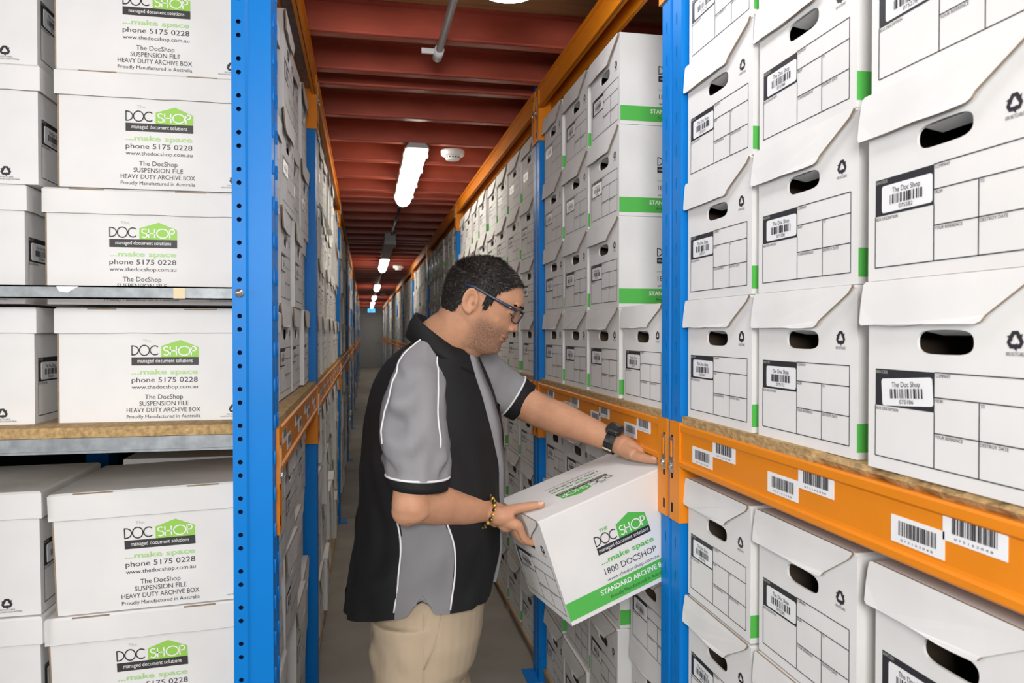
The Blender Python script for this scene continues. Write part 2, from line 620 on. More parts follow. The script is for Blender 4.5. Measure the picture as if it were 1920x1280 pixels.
def make_susp_lid(seed):
    rnd = random.Random(seed)
    mb = MB()
    e = .0065
    x, y, z0, z1 = SL / 2 + e, SW / 2 + e, SH, SH + SLID
    c = .004
    # tray with softly bevelled upper rim
    lo = [(-x, -y), (x, -y), (x, y), (-x, y)]
    n = 14
    rim = []
    for i in range(4):
        a, b = lo[i], lo[(i + 1) % 4]
        for k in range(n): rim.append((a[0] + (b[0] - a[0]) * k / n, a[1] + (b[1] - a[1]) * k / n))
    def ring(z, ins, j):
        return [Vector((px * (1 - ins / x), py * (1 - ins / y), z + rnd.uniform(-j, j))) for px, py in rim]
    r0 = ring(z0, 0, .0009); r1 = ring(z1 - c, 0, .0004); r2 = ring(z1, c, .0002)
    ri = [Vector((p.x * .982, p.y * .978, p.z)) for p in r0]
    rt = [Vector((p.x * .982, p.y * .978, z1 - .004)) for p in r0]
    mb.loft([r0, r1, r2], 0, False, False)
    mb.add(r2, [tuple(range(len(r2)))], 0)
    mb.loft([ri, r0], 1, False, False)
    mb.loft([rt, ri], 0, False, False)
    mb.add(rt, [tuple(reversed(range(len(rt))))], 0)
    # tucked slots of the folded lid: brown creases
    for u in (-.11, .09):
        mb.box((u, -y - .0005, z1 - .0035), (u + .055 + rnd.uniform(0, .02), -y + .006, z1 - .0012), 1)
        mb.box((u, y - .006, z1 - .0035), (u + .055 + rnd.uniform(0, .02), y + .0005, z1 - .0012), 1)
    return mb.mesh('lid', CM)


SBODY = [make_susp_body(d) for d in (0, .012, -.008)]
SLIDS = [make_susp_lid(s) for s in (1, 2, 3)]


def susp_box(loc, rz, label, group, v=0, tilt=0, scale=1):
    o = empty('suspension_file_box', loc, rz)
    o.rotation_euler = (0, tilt, rz)
    o.scale = (scale,) * 3
    tag(o, label, 'box', group)
    link('body', SBODY[v % 3], o)
    link('lid', SLIDS[v % 3], o)
    s = link('barcode_label', sticker(GEN[v % 4]), o)
    s.location = (-SL / 2 + BL / 2 - .0005, .018, -.0)
    return o
# ---------------------------------------------------------------- the setting
XR, XL = .70, -.185                    # aisle faces of the right and left racks
POSTS = [1.637, 3.03] + [5.80 + 2.77 * i for i in range(10)]
END = POSTS[-1] + .16
DECK = 2.56
SHELF = 1.25


def structure(name, mb, m):
    return tag(mb.build(name, m), kind='structure')


mb = MB(); mb.box((-6, -6, -.05), (3, END, 0))
for yy in (2.62, 5.9, 9.2, 12.5):
    mb.box((-1.1, yy, 0), (1.6, yy + .006, .0006), 1)
structure('floor', mb, [M['concrete'], M['dark']])
mb = MB()
for k in range(14):                    # plywood sheets with fine joints
    y0 = -.7 + k * 2.4
    if y0 < END: mb.box((-1.3, y0, DECK), (1.7, min(y0 + 2.397, END), DECK + .02))
    if y0 < END: mb.box((-1.3, y0, DECK + .02), (1.7, min(y0 + 2.4, END), DECK + .03))
structure('ceiling', mb, M['ply'])
mb = MB(); mb.box((-1.3, END, 0), (1.7, END + .1, DECK + .03))
structure('wall_end', mb, M['wall'])
mb = MB(); mb.box((1.62, -1.2, 0), (1.7, END, DECK))  # unseen dark panel, added to stop light leaking through the right rack
structure('light_block_right', mb, M['dark'])
mb = MB(); mb.box((-1.3, 1.72, 0), (-1.16, END, DECK))  # unseen panel behind the left rack, added to keep its gaps dark
structure('light_block_left', mb, M['dark'])
mb = MB()
mb.box((-.15, END - .04, .0), (.68, END - .005, 2.08))
d = structure('door_1', mb, mat('door_paint', (.42, .44, .45), .5))
mb = MB()
for a, b in (((-.21, END - .05, 0), (-.15, END, 2.14)), ((.68, END - .05, 0), (.74, END, 2.14)), ((-.15, END - .05, 2.08), (.68, END, 2.14))): mb.box(a, b)
mb.build('door_frame', M['wall'], d)
mb = MB(); mb.tube([(.58, END - .04, 1.0), (.58, END - .09, 1.0), (.47, END - .09, 1.0)], .011)
mb.build('door_handle', M['steel'], d)

# ---------------------------------------------------------------- uprights


def ring_cell(mb, fr, lo, hi, c, rad, m, deep=None, dm=1):
    n = 16
    hp, rp = [], []
    for i in range(n):
        a = 2 * math.pi * i / n - math.pi * .75
        hp.append((c[0] + rad[0] * math.cos(a), c[1] + rad[1] * math.sin(a)))
        q = i / 4; sd, f = int(q), q - int(q)
        p = [(f, 0), (1, f), (1 - f, 1), (0, 1 - f)][sd]
        rp.append((lo[0] + (hi[0] - lo[0]) * p[0], lo[1] + (hi[1] - lo[1]) * p[1]))
    o, U, V = fr
    nn = U.cross(V).normalized()
    P3 = lambda p, dd=0: o + U * p[0] + V * p[1] + nn * dd
    mb.add([P3(p) for p in rp] + [P3(p) for p in hp], [(i, (i + 1) % n, n + (i + 1) % n, n + i) for i in range(n)], m)
    mb.add([P3(p) for p in hp] + [P3(p, .003) for p in hp], [(i, (i + 1) % n, n + (i + 1) % n, n + i) for i in range(n)], m)


def plate(mb, fr, w, h, cx, holes, rad, m):
    """plate (0..w, 0..h) with one column of holes at cx"""
    holes = sorted(holes)
    hw = min(cx, w - cx) * .9
    o, U, V = fr
    P3 = lambda a, b: o + U * a + V * b
    for a, b in ((0, cx - hw), (cx + hw, w)):
        mb.quad(P3(a, 0), P3(b, 0), P3(b, h), P3(a, h), m)
    z = 0
    for i, hz in enumerate(holes):
        top = (hz + holes[i + 1]) / 2 if i + 1 < len(holes) else h
        ring_cell(mb, fr, (cx - hw, z), (cx + hw, top), (cx, hz), rad, m)
        z = top


def post_mesh(s, face_slots, side_holes, top=2.56):
    """front post; local x points away from the aisle for s=1 (mirrored for s=-1)"""
    mb = MB()
    H = top
    xs = lambda v: Vector((v[0] * s, v[1], v[2]))
    y0, y1, g = -.054, .054, .008
    D = .076
    # aisle face: two flats and a groove
    for a, b in ((y0, -g), (g, y1)):
        fr = (xs((0, a, .004)), Vector((0, 1, 0)), Z)
        w = b - a
        if face_slots:
            plate(mb, fr, w, H, w * (.56 if a < 0 else .44), [.05 + .075 * i for i in range(int((H - .08) / .075))], (.0035, .015), 0)
        else:
            rect(mb, fr, 0, 0, w, H, 0, 0)
    q = lambda a, b, c, d_, m=0: mb.quad(xs(a), xs(b), xs(c), xs(d_), m)
    q((0, -g, 0), (.014, -g + .003, 0), (.014, -g + .003, H), (0, -g, H))
    q((0, g, 0), (.014, g - .003, 0), (.014, g - .003, H), (0, g, H))
    q((.014, -g + .003, 0), (.014, g - .003, 0), (.014, g - .003, H), (.014, -g + .003, H))
    # near side
    if side_holes:
        q((0, y0, 0), (.045, y0, 0), (.045, y0, H), (0, y0, H))
        q((.045, y0, 0), (.050, y0 - .004, 0), (.050, y0 - .004, H), (.045, y0, H))
        hs = []
        k = .0736
        z = 1.960
        while z > .05: z -= k
        while z < H - .04:
            hs += [z + .0, z + .027]; z += k
        fr = (xs((.050, y0 - .004, 0)), X * s, Z)
        plate(mb, fr, D - .050, H, .012, [h for h in hs if .03 < h < H - .03], (.0047, .0047), 0)
    else:
        q((0, y0, 0), (D, y0, 0), (D, y0, H), (0, y0, H))
    q((0, y1, 0), (D, y1, 0), (D, y1, H), (0, y1, H))
    if s < 0 or True:
        q((D, y0, 0), (D, y0 + .012, 0), (D, y0 + .012, H), (D, y0, H))
        q((D, y1, 0), (D, y1 - .012, 0), (D, y1 - .012, H), (D, y1, H))
    q((0, y0, H), (D, y0, H), (D, y1, H), (0, y1, H))
    # added dark sheets whose colour stands in for shade behind the slots
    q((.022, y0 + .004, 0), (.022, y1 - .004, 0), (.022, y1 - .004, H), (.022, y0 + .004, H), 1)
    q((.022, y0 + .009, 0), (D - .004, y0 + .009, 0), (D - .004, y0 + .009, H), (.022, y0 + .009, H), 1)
    return mb.mesh('post', [M['blue'], M['blueshade']])


PM = {}


def upright(s, y, label, near, side_holes=False):
    xa = XR if s > 0 else XL
    o = empty('upright_frame', (xa, y, 0))
    tag(o, label, 'rack upright', 'blue rack uprights')
    key = (s, near, side_holes)
    if key not in PM: PM[key] = post_mesh(s, near, side_holes)
    link('post', PM[key], o)
    mb = MB(); mb.box((s * .78 - .038, -.05, 0), (s * .78 + .038, .05, 2.56))
    mb.build('post', M['blue'], o)
    for z in (.30, 1.518, 2.25):
        mb = MB()
        lo, hi = sorted((s * .05, s * .76))
        mb.box((lo, -.036, z - .013), (hi, -.033, z + .013)); mb.box((lo, -.036, z + .010), (hi, -.012, z + .013)); mb.box((lo, -.036, z - .013), (hi, -.012, z - .010))
        b = mb.build('brace', M['galv'], o)
        if side_holes and abs(z - 1.518) < .01:
            mb = MB(); mb.box((s * .1815 - .010, -.0368, z - .011), (s * .1815 + .012, -.036, z + .010))
            tag(mb.build('tape_scrap', mat('masking_tape', (.70, .60, .38), .7), b), 'beige masking tape scrap')
            mb = MB(); mb.add([(s * .405, -.0368, z + .011), (s * .365, -.0368, z + .011), (s * .385, -.0368, z - .001), (s * .40, -.0368, z + .001)], [(0, 1, 2, 3)])
            tag(mb.build('tape_scrap', M['sticker'], b), 'torn white label scrap')
        if near:
            mb = MB()
            mb.tube([(s * .062, -.0607, z), (s * .062, -.0637, z)], .0085, 14)
            mb.tube([(s * .062, -.0635, z), (s * .062, -.0675, z)], [.0055, .005], 12)
            mb.build('bolt', M['steel'], o)
    mb = MB()
    lo, hi = sorted((-s * .05, s * .10))
    mb.box((lo, -.062, 0), (hi, .062, .006))
    mb.box((min(s * .004, s * .076), -.061, .006), (max(s * .004, s * .076), -.058, .10))
    mb.build('foot_plate', M['blue'], o)
    return o


NTH = ['first', 'second', 'third', 'fourth', 'fifth', 'sixth', 'seventh', 'eighth', 'ninth', 'tenth', 'eleventh', 'twelfth']
for i, y in enumerate(POSTS):
    upright(1, y, ['tall blue slotted rack upright beside the held box, right side of aisle',
                   'blue rack upright just past the outstretched arm, right side of aisle'][i] if i < 2 else
            f'blue upright of the right rack, {NTH[i]} from the camera', i < 2)
    upright(-1, y, 'large blue corner upright with round holes, end of left rack' if i == 0 else
            f'blue upright of the left rack, {NTH[i]} from the camera', i < 1, i == 0)
upright(1, .26, 'blue rack upright nearest the camera, right edge of foreground bay', False)

# ---------------------------------------------------------------- beams, boards, pallets
BEAM = [(0, 1.232), (-.0045, 1.229), (-.0045, 1.217), (-.001, 1.213), (-.001, 1.155), (-.002, 1.150), (-.007, 1.147), (-.007, 1.138), (-.003, 1.134),
        (.002, 1.133), (.045, 1.133), (.045, 1.232)]
CLIP = {}


def connector(s, end, z0, z1):
    """hook-on end plate covering one half of an upright; end=-1 sits on the beam's near end"""
    key = (s, end, z0)
    if key in CLIP: return CLIP[key]
    mb = MB()
    w = .049
    def bx(a, b, m=0):
        lo = [min(a[0] * s, b[0] * s), min(a[1], b[1]), a[2]]; hi = [max(a[0] * s, b[0] * s), max(a[1], b[1]), b[2]]
        mb.box(lo, hi, m)
    # local origin: beam end at y=0; the plate runs over the post (towards -end... outwards)
    y0, y1 = (0, end * w)
    bx((-.006, y0, z0), (0.0, y1, z1))
    bx((-.006, y0, z0), (.060, y0 - end * .004, z1))
    for k in range(3):
        zc = z0 + .028 + k * .078
        if zc < z1: bx((-.0066, y1 * .62, zc - .011), (-.0058, y1 * .80, zc + .011), 1)  # dark patch painted for the shade in each slot
    zc = (z0 + z1) / 2 + .035
    bx((-.0085, y1 * .52, zc - .040), (-.006, y1 * .90, zc + .042), 2)
    bx((-.010, y1 * .64, zc - .004), (-.0085, y1 * .78, zc + .034), 0)
    mb.tube([(-.0085 * s, y1 * .7, zc - .024), (-.013 * s, y1 * .7, zc - .024)], [.008, .006], 10, 2)
    CLIP[key] = mb.mesh('beam_connector', [M['orange'], M['blueshade'], M['steel']])
    return CLIP[key]


def beam_sticker(w=.095, h=.036, seed=1):
    rnd = random.Random(seed)
    mb = MB()
    fr = (Vector((0, 0, 0)), -Y, Z)
    mb.prism([(-w / 2, -h / 2), (w / 2, -h / 2), (w / 2, h / 2), (-w / 2, h / 2)], fr, .0007, 0)
    bars(mb, fr, -w * .34, -h * .2, w * .36, h * .34, 26, 1, rnd)
    text(mb, '0 7 5 1 6 2 0 4 8', fr, -w * .3, w * .3, -h * .4, .003, 1)
    return mb.mesh('barcode_sticker', SM)


BST = [beam_sticker(seed=k) for k in range(4)]


def bay_beam(s, y0, y1, label, kind, pairs=()):
    """orange shelf beam (kind 'shelf') or mezzanine beam under the joists"""
    xa = XR if s > 0 else XL
    o = empty('shelf_beam' if kind == 'shelf' else 'mezzanine_beam', (xa, (y0 + y1) / 2, 0))
    tag(o, label, 'rack beam', 'orange rack beams')
    a, b = y0 + .0585 - (y0 + y1) / 2, y1 - .0585 - (y0 + y1) / 2
    mb = MB()
    if kind == 'shelf':
        prof = BEAM
        mb.loft([[Vector((px * s, yy, pz)) for px, pz in prof] for yy in (a, b)], 0, True, False)
        z0, z1 = 1.008, 1.2355
    else:
        for x0, x1, zl in ((-.001, .011, 2.350), (.046, .058, 2.342)):
            lo, hi = sorted((x0 * s, x1 * s)); mb.box((lo, a, zl), (hi, b, 2.4395))
        lo, hi = sorted((.0, .058 * s)); mb.box((lo, a, 2.430), (hi, b, 2.4395))
        lo, hi = sorted((-.007 * s, .001 * s)); mb.box((lo, a, 2.350), (hi, b, 2.360)); mb.box((lo, a, 2.424), (hi, b, 2.4395))
        z0, z1 = 2.22, 2.438
    mb.build('beam', M['orange'], o)
    if kind != 'shelf' and s < 0:
        mb = MB(); mb.box((-.045, a, 2.372), (-.012, b, 2.378)); mb.build('deck_support', M['galv'], o)  # galvanised deck support strip between the beam lips
    c = link('beam_connector', connector(s, -1, z0, z1), o); c.location = (0, a, 0)
    c = link('beam_connector', connector(s, 1, z0, z1), o); c.location = (0, b, 0)
    for i, (py, pz) in enumerate(pairs):
        t = link('barcode_sticker', BST[i % 4], o)
        t.location = ((-.0018 if True else 0) * s, py - (y0 + y1) / 2, pz)
        if s < 0: t.rotation_euler = (0, 0, math.pi)
    return o


def board(s, y0, y1, label, rough=False, th=.018, ext=None):
    xa = (XR if s > 0 else XL) + s * .001
    mb = MB()
    rnd = random.Random(int(y0 * 100))
    n = 60 if rough else 12
    a, b = y0, y1
    rings = []
    for i in range(n + 1):
        yy = a + (b - a) * i / n
        e = .003 * noise.noise(Vector((yy * 9, s, 0)))
        e2 = 0
        if rough and yy < 1.06:
            e += max(0, .010 * noise.noise(Vector((yy * 22, 3, 1))) + .004); e2 = .006 * noise.noise(Vector((yy * 35, 7, 1))) + .004
        zt, zb = SHELF, SHELF - th
        pts = [(xa + s * (e2 + e), zt - max(0, e2) * .6), (xa + s * (e * .4), (zt + zb) / 2), (xa + s * (e + e2 * 1.4), zb), (xa + s * .84, zb), (xa + s * .84, zt), (xa + s * .03, zt)]
        rings.append([Vector((p[0], yy, p[1])) for p in pts])
    mb.loft(rings, 0, True, False, matf=lambda i, k: 1 if k in (3, 4) else 0)
    if ext: mb.box((ext[0], ext[1], SHELF - th), (ext[2], y0, SHELF), 0)
    o = mb.build('shelf_board', [M['chip'], M['chiptop']])
    tag(o, label, 'shelf board', 'chipboard shelf boards')
    return o


def pallet(s, y0, y1, label):
    xa = (XR if s > 0 else XL) + s * .012
    o = empty('timber_pallet', (xa, (y0 + y1) / 2, 0))
    tag(o, label, 'pallet', 'timber pallets under the lower boxes')
    a, b = y0 + .07 - (y0 + y1) / 2, y1 - .07 - (y0 + y1) / 2
    for k in range(5):
        mb = MB(); lo, hi = sorted((s * (.0 + k * .18), s * (.10 + k * .18))); mb.box((lo, a, .044), (hi, b, .060)); mb.build('slat', M['timber'], o)
    n = max(2, int((b - a) / .6) + 1)
    for k in range(n):
        yy = a + .04 + (b - a - .12) * k / (n - 1)
        mb = MB(); lo, hi = sorted((s * .004, s * .80)); mb.box((lo, yy, 0), (hi, yy + .05, .044)); mb.build('bearer', M['timber'], o)
    return o


BAYS = [(POSTS[i], POSTS[i + 1]) for i in range(len(POSTS) - 1)]


def sticker_pairs(s, y0, cols, w, first):
    r = []
    for k in range(cols):
        yc = first + k * w
        r += [(yc + .048, 1.175), (yc - .048, 1.2025)] if s > 0 else [(yc - .05, 1.2025), (yc + .05, 1.175)]
    return r


bay_beam(1, .26, POSTS[0], 'wide orange shelf beam with six barcode stickers across the right foreground', 'shelf',
         [(1.467, 1.1745), (1.371, 1.2025), (1.158, 1.1765), (1.063, 1.2025), (.842, 1.1765), (.750, 1.2025)])
bay_beam(1, .26, POSTS[0], 'orange beam under the ceiling above the right foreground bay', 'top')
board(1, .33, 1.575, 'chipped chipboard shelf edge on the foreground orange beam', True)
pallet(1, .26, POSTS[0], 'timber pallet under the foreground boxes on the right')
for i, (y0, y1) in enumerate(BAYS):
    w = (y1 - y0)
    for s, side in ((1, 'right'), (-1, 'left')):
        cols = 4 if i == 0 else 8
        near = 'nearest the camera' if i == 0 and s < 0 else ''
        nth = NTH[i]
        prs = ()
        if s > 0 and i == 0: prs = [(1.902, 1.1765), (1.806, 1.2025), (2.213, 1.1765), (2.127, 1.2025), (2.542, 1.1765), (2.446, 1.2025), (2.875, 1.1765), (2.775, 1.2025)]
        elif i < 3: prs = sticker_pairs(s, y0, cols, .32, y0 + (.20 if s > 0 else .22))
        if s > 0 and i == 0:
            lab = 'orange shelf beam with barcode stickers running behind the wristwatch'
        else:
            lab = f'orange shelf beam of the {side} rack, {nth} bay along the aisle'
        bay_beam(s, y0, y1, lab, 'shelf', prs)
        bay_beam(s, y0, y1, f'orange beam under the ceiling, {side} side, {nth} bay along the aisle', 'top')
        board(s, y0 + .06, y1 - .06, f'chipboard shelf of the {side} rack, {nth} bay along the aisle', th=.018 if s > 0 else .020, ext=(-1.02, 1.617, -.265) if s < 0 and i == 0 else None)
        pallet(s, y0, y1, f'timber pallet under the {side} rack, {nth} bay along the aisle')
# end angle under the left shelf
mb = MB()
mb.box((-1.02, 1.612, 1.204), (-.262, 1.617, 1.2295)); mb.box((-1.02, 1.606, 1.200), (-.262, 1.640, 1.2045))
tag(mb.build('shelf_end_angle', M['galv']), 'galvanised steel angle under the left chipboard shelf end', 'rack beam')

# ---------------------------------------------------------------- joists
jy = [.32, .8, 1.27, 1.74, 2.17, 2.61, 2.97]
for y0, y1 in BAYS[1:]:
    jy += [y0 + o_ for o_ in (.12, .55, 1.0, 1.47, 1.95, 2.41, 2.68)]
mb = MB()
JZ = 2.4405
for lo, hi in (((-1.29, 0, JZ), (1.69, .004, DECK - .001)), ((-1.29, -.034, JZ), (1.69, 0, JZ + .004)), ((-1.29, -.034, DECK - .005), (1.69, 0, DECK - .001)), ((-1.29, -.034, JZ), (1.69, -.031, JZ + .011))):
    mb.box(lo, hi)
MEJ = mb.mesh('ceiling_joist', [M['red']])
for k, y in enumerate(jy):
    if y > END - .1: break
    o = link('ceiling_joist', MEJ); o.location = (0, y, 0)
    tag(o, f'red steel joist under the plywood ceiling, {ordw(k + 1)} from the camera', 'joist', 'red ceiling joists')

# ---------------------------------------------------------------- lamps, conduit, detectors, exit sign


def lamp(y0, y1, label, lit='tube', x=.275, w=.062, z=2.44, hz=.085):
    o = empty('batten_light', (x, (y0 + y1) / 2, z))
    tag(o, label, 'light', 'ceiling batten lights')
    h = (y1 - y0) / 2
    mb = MB()
    prof = [(-w, -.028), (-w * 1.06, -.020), (-w * .8, -.002), (w * .8, -.002), (w * 1.06, -.020), (w, -.028)]
    rings = []
    for yy, k in ((-h, .86), (-h + .03, 1), (h - .03, 1), (h, .86)): rings.append([Vector((a * k, yy, b)) for a, b in prof])
    mb.loft(rings, 0, True, False)
    for yy in (-h * .8, -h * .3, h * .3, h * .8):
        for sx in (-1, 1): mb.box((sx * w - .006, yy - .02, -.042), (sx * w + .006, yy + .02, -.018))
    mb.build('lamp_housing', M['lampgrey'], o)
    mb = MB()
    rings = []
    for yy, k in ((-h + .012, .55), (-h + .025, .85), (-h + .06, 1), (h - .06, 1), (h - .025, .85), (h - .012, .55)):
        rings.append([Vector((w * .92 * math.cos(R_(a)) * (k * .3 + .7), yy, -.026 - (hz - .02) * math.sin(R_(a)) * k)) for a in range(0, 181, 15)])
    mb.loft(rings, 0, True, True)
    mb.build('diffuser', M[lit], o)
    for e in (-1, 1):
        mb = MB(); mb.box((-.018, e * (h - .04) - .015, -.050), (.018, e * (h - .04) + .015, -.030)); mb.build('end_socket', M['plastic'], o)
    return o


lamp(3.98, 5.55, 'lit batten light under the joists, large one nearest in the aisle')
lamp(10.15, 11.7, 'lit batten light, second along the aisle ceiling, beyond grey unlit housing', x=.265)
lamp(15.8, 17.3, 'small lit batten light, third along the aisle ceiling', x=.262)
lamp(20.8, 22.3, 'small lit batten light, fourth along the aisle ceiling', x=.262)
lamp(25.0, 26.5, 'tiny lit batten light, fifth along the aisle ceiling', x=.262)
lamp(28.2, 29.7, 'tiny lit batten light, just above the exit sign', x=.262)
lamp(.75, 2.09, 'white batten light cut off by the top edge, nearest the camera', 'tube_near', .385, .115)
o = empty('emergency_light', (.255, 8.6, 2.44)); tag(o, 'grey unlit emergency light housing ahead of second lit batten', 'light')
mb = MB(); mb.box((-.055, -.9, -.075), (.055, .9, -.001)); mb.build('lamp_housing', M['lampgrey'], o)
mb = MB(); mb.box((-.06, -.92, -.115), (.06, -.62, -.0755)); mb.build('battery_box', M['pvc'], o)
for y0, y1, lab, m in ((5.57, 7.66, 'dark conduit between nearest lit batten and grey emergency light', 'black'), (11.72, 15.78, 'thin conduit between second and third lit battens', 'pvc'),
                       (17.32, 20.78, 'thin conduit between third and fourth lit battens', 'pvc')):
    mb = MB(); mb.tube([(.275, y0, 2.424), (.265, y1, 2.424)], .011, 8)
    for k in range(3):
        yy = y0 + (y1 - y0) * (k + .5) / 3; mb.box((.25, yy - .012, 2.410), (.292, yy + .012, 2.4395))
    tag(mb.build('conduit', M[m]), lab, 'conduit')
o = empty('conduit_drop', (.258, 2.2, 2.428)); tag(o, 'grey pipe end hanging below the front joist', 'conduit')
mb = MB(); mb.tube([(.012, -1.1, -.002), (0, .44, -.002)], .0125, 12); mb.build('pipe', M['pvc'], o)
mb = MB(); mb.tube([(0, .42, -.002), (-.001, .50, -.002)], .0175, 12); mb.tube([(0, .47, -.004), (-.0, .47, .012)], .018, 12); mb.box((-.06, .452, -.006), (-.002, .462, .012)); mb.build('end_fitting', M['plastic'], o)


def detector(x, y, label, k=1):
    o = empty('smoke_detector', (x, y, 2.44)); tag(o, label, 'smoke detector', 'white ceiling smoke detectors')
    def ring(r, z): return [Vector((r * k * math.cos(R_(a)), r * k * math.sin(R_(a)), z * k)) for a in range(0, 360, 15)]
    mb = MB(); mb.loft([ring(.064, -.001), ring(.066, -.008), ring(.063, -.026), ring(.052, -.034)]); mb.build('base', M['plastic'], o)
    mb = MB(); mb.loft([ring(.040, -.034), ring(.040, -.047), ring(.034, -.053)], 0); mb.build('sensor_cap', M['plastic'], o)
    mb = MB()
    for a in range(0, 360, 24):
        c, s_ = math.cos(R_(a)), math.sin(R_(a)); p = Vector((c, s_, 0)); q = Vector((-s_, c, 0))
        mb.add([p * .0404 * k - q * .004 + Z * -.037, p * .0404 * k + q * .004 + Z * -.037, p * .0404 * k + q * .004 + Z * -.045, p * .0404 * k - q * .004 + Z * -.045], [(0, 1, 2, 3)])
    mb.build('vent_slots', M['black'], o)


detector(.478, 4.12, 'white smoke detector on the joists beside the nearest lit batten')
detector(.50, jy[28] - .017, 'small white smoke detector far along the ceiling by third lit batten', 1.2)
detector(.46, jy[49] - .017, 'tiny white smoke detector near the far end of the ceiling', 1.2)
o = empty('exit_sign', (.26, END - .25, 2.30)); tag(o, 'small glowing blue exit sign above the far door', 'sign')
mb = MB(); mb.box((-.15, -.02, -.08), (.15, .02, .08)); mb.build('sign_case', M['plastic'], o)
mb = MB(); mb.box((-.145, -.024, -.075), (.145, -.0205, .075)); mb.build('sign_panel', M['exitg'], o)
mb = MB(); mb.tube([(0, 0, .08), (0, 0, .26)], .008); mb.build('hanger', M['pvc'], o)
mb = MB(); text(mb, 'EXIT', (Vector((0, -.0245, 0)), X, Z), -.09, .09, -.035, .07, 0, True); mb.build('lettering', M['white'], o)
# ---------------------------------------------------------------- boxes on the racks
rnd = random.Random(11)
PAL = .0605
ROWN = ['bottom row', 'second row', 'third row', 'top row']


def right_box(yright, z, label, group, num=None, tilt=0, jx=.006, jr=1.2, lid=None, dx=0):
    """yright: nearer edge of the box front"""
    return archive_box((.712 + BL / 2 + dx + rnd.uniform(0, jx), yright + BW / 2, z), R_(rnd.uniform(-jr, jr)), label, group, num, tilt, lid, rnd=rnd)


def left_box(ynear, z, label, group, jx=.012, jr=1.5, num=None, back=.016):
    return archive_box((XL - back - BL / 2 + rnd.uniform(-jx, jx * .6), ynear + BW / 2, z), math.pi + R_(rnd.uniform(-jr, jr)), label, group, num, rnd=rnd)


# foreground right bay
NUMS = {(0, 0): ('075167', .0), (0, 1): ('075172', 0), (0, 2): ('075186', .075),
        (1, 0): ('075175', 0), (1, 1): ('075308', 0), (1, 2): ('075582', .0),
        (2, 0): ('075219', .0), (2, 1): ('075184', 0), (2, 2): ('075278', 0),
        (3, 0): ('075210', 0), (3, 1): ('075144', 0), (3, 2): ('075141', 0)}
COLY = [1.290, .986, .660]
CNAME = ['beside the blue upright', 'in the middle stack', 'at right photo edge']
FL = {(0, 1): 2, (0, 2): 1, (1, 2): 2, (2, 1): 0, (1, 1): 2}
for r in range(4):
    for c in range(3):
        n, t = NUMS[(r, c)]
        right_box(COLY[c], SHELF + .261 * r, f'white archive box stickered {n}, foreground shelf, {ROWN[r]}, {CNAME[c]}', 'foreground boxes above the orange beam', n, t,
                  jx=.004, jr=.6, lid=LIDS[FL.get((r, c), 1 if r == 0 else 3)], dx=-.012 if c == 2 else 0)
NUML = {(3, 0): '075176', (3, 1): '075230', (3, 2): '075197', (2, 0): '075178', (2, 1): '075193', (2, 2): '075221'}
for r in range(4):
    for c in range(3):
        n = NUML.get((r, c))
        right_box(COLY[c] + (-.006 if c < 2 else .0), PAL + .264 * r, f'white archive box under the foreground orange beam, {ROWN[r]}, {CNAME[c]}', 'foreground boxes below the orange beam', n,
                  jx=.004, jr=.6, lid=LIDS[(r + c) % 3], dx=0.0)

# narrow right bay behind the held box
C1 = [1.712, 2.034, 2.345, 2.656]
for r in range(4):
    for c in range(4):
        if r and c == 0: continue
        right_box(C1[c], SHELF + .261 * r, f'archive box on the shelf above the held box, {ROWN[r]}, {ORD[c + 1] if r == 0 else ORD[c]} from the upright', 'boxes on the narrow right shelf', num=['075171', '075173', None, None][c] if r < 2 else None, jx=.004, jr=.5)
for r in range(4):
    for c in range(4):
        if c == 0 and r == 3: continue
        right_box(C1[c], PAL + (.258 if c == 0 else .264) * r, f'archive box below the shelf behind the held box, {ROWN[r]}, {ORD[c + 1]} from the upright', 'boxes under the narrow right shelf', jx=.012, jr=1.0, dx=.02 if c == 0 else 0)


def bay_boxes(s, b, desc, jit):
    y0, y1 = BAYS[b]
    cols = 8
    w = (y1 - y0 - .125) / cols
    for lev, base, nm in ((1, SHELF, 'upper'), (0, PAL, 'lower')):
        for r in range(4):
            for c in range(cols):
                yy = y0 + .0625 + w * c + (w - BW) / 2 + rnd.uniform(-.012, .012)
                lab = f'archive box, {nm} shelf, {ROWN[r]}, {ORD[c + 1]} along, {desc}'
                g = f'archive boxes in the {desc}'
                z = base + (.261 if lev else .264) * r
                if s > 0: right_box(yy, z, lab, g, jx=jit, jr=1.0)
                else: left_box(yy, z, lab, g, jx=jit)


bay_boxes(1, 1, 'right bay past second upright', .012)
bay_boxes(1, 2, 'right bay past third upright', .014)
bay_boxes(-1, 1, 'left bay past second upright', .024)

# left bay behind the corner upright: archive boxes
for lev, base, nm in ((1, 1.256, 'upper'), (0, PAL, 'lower')):
    for r in range(4):
        for c in range(3):
            yy = 2.072 + .298 * c
            lab = f'archive box, {nm} left shelf, {ROWN[r]}, {ORD[c + 1]} behind the corner stack of suspension boxes'
            z = base + (.261 if lev else .264) * r
            left_box(yy, z, lab, 'archive boxes in the left corner bay', jx=.010 if lev else .022, back=.030)

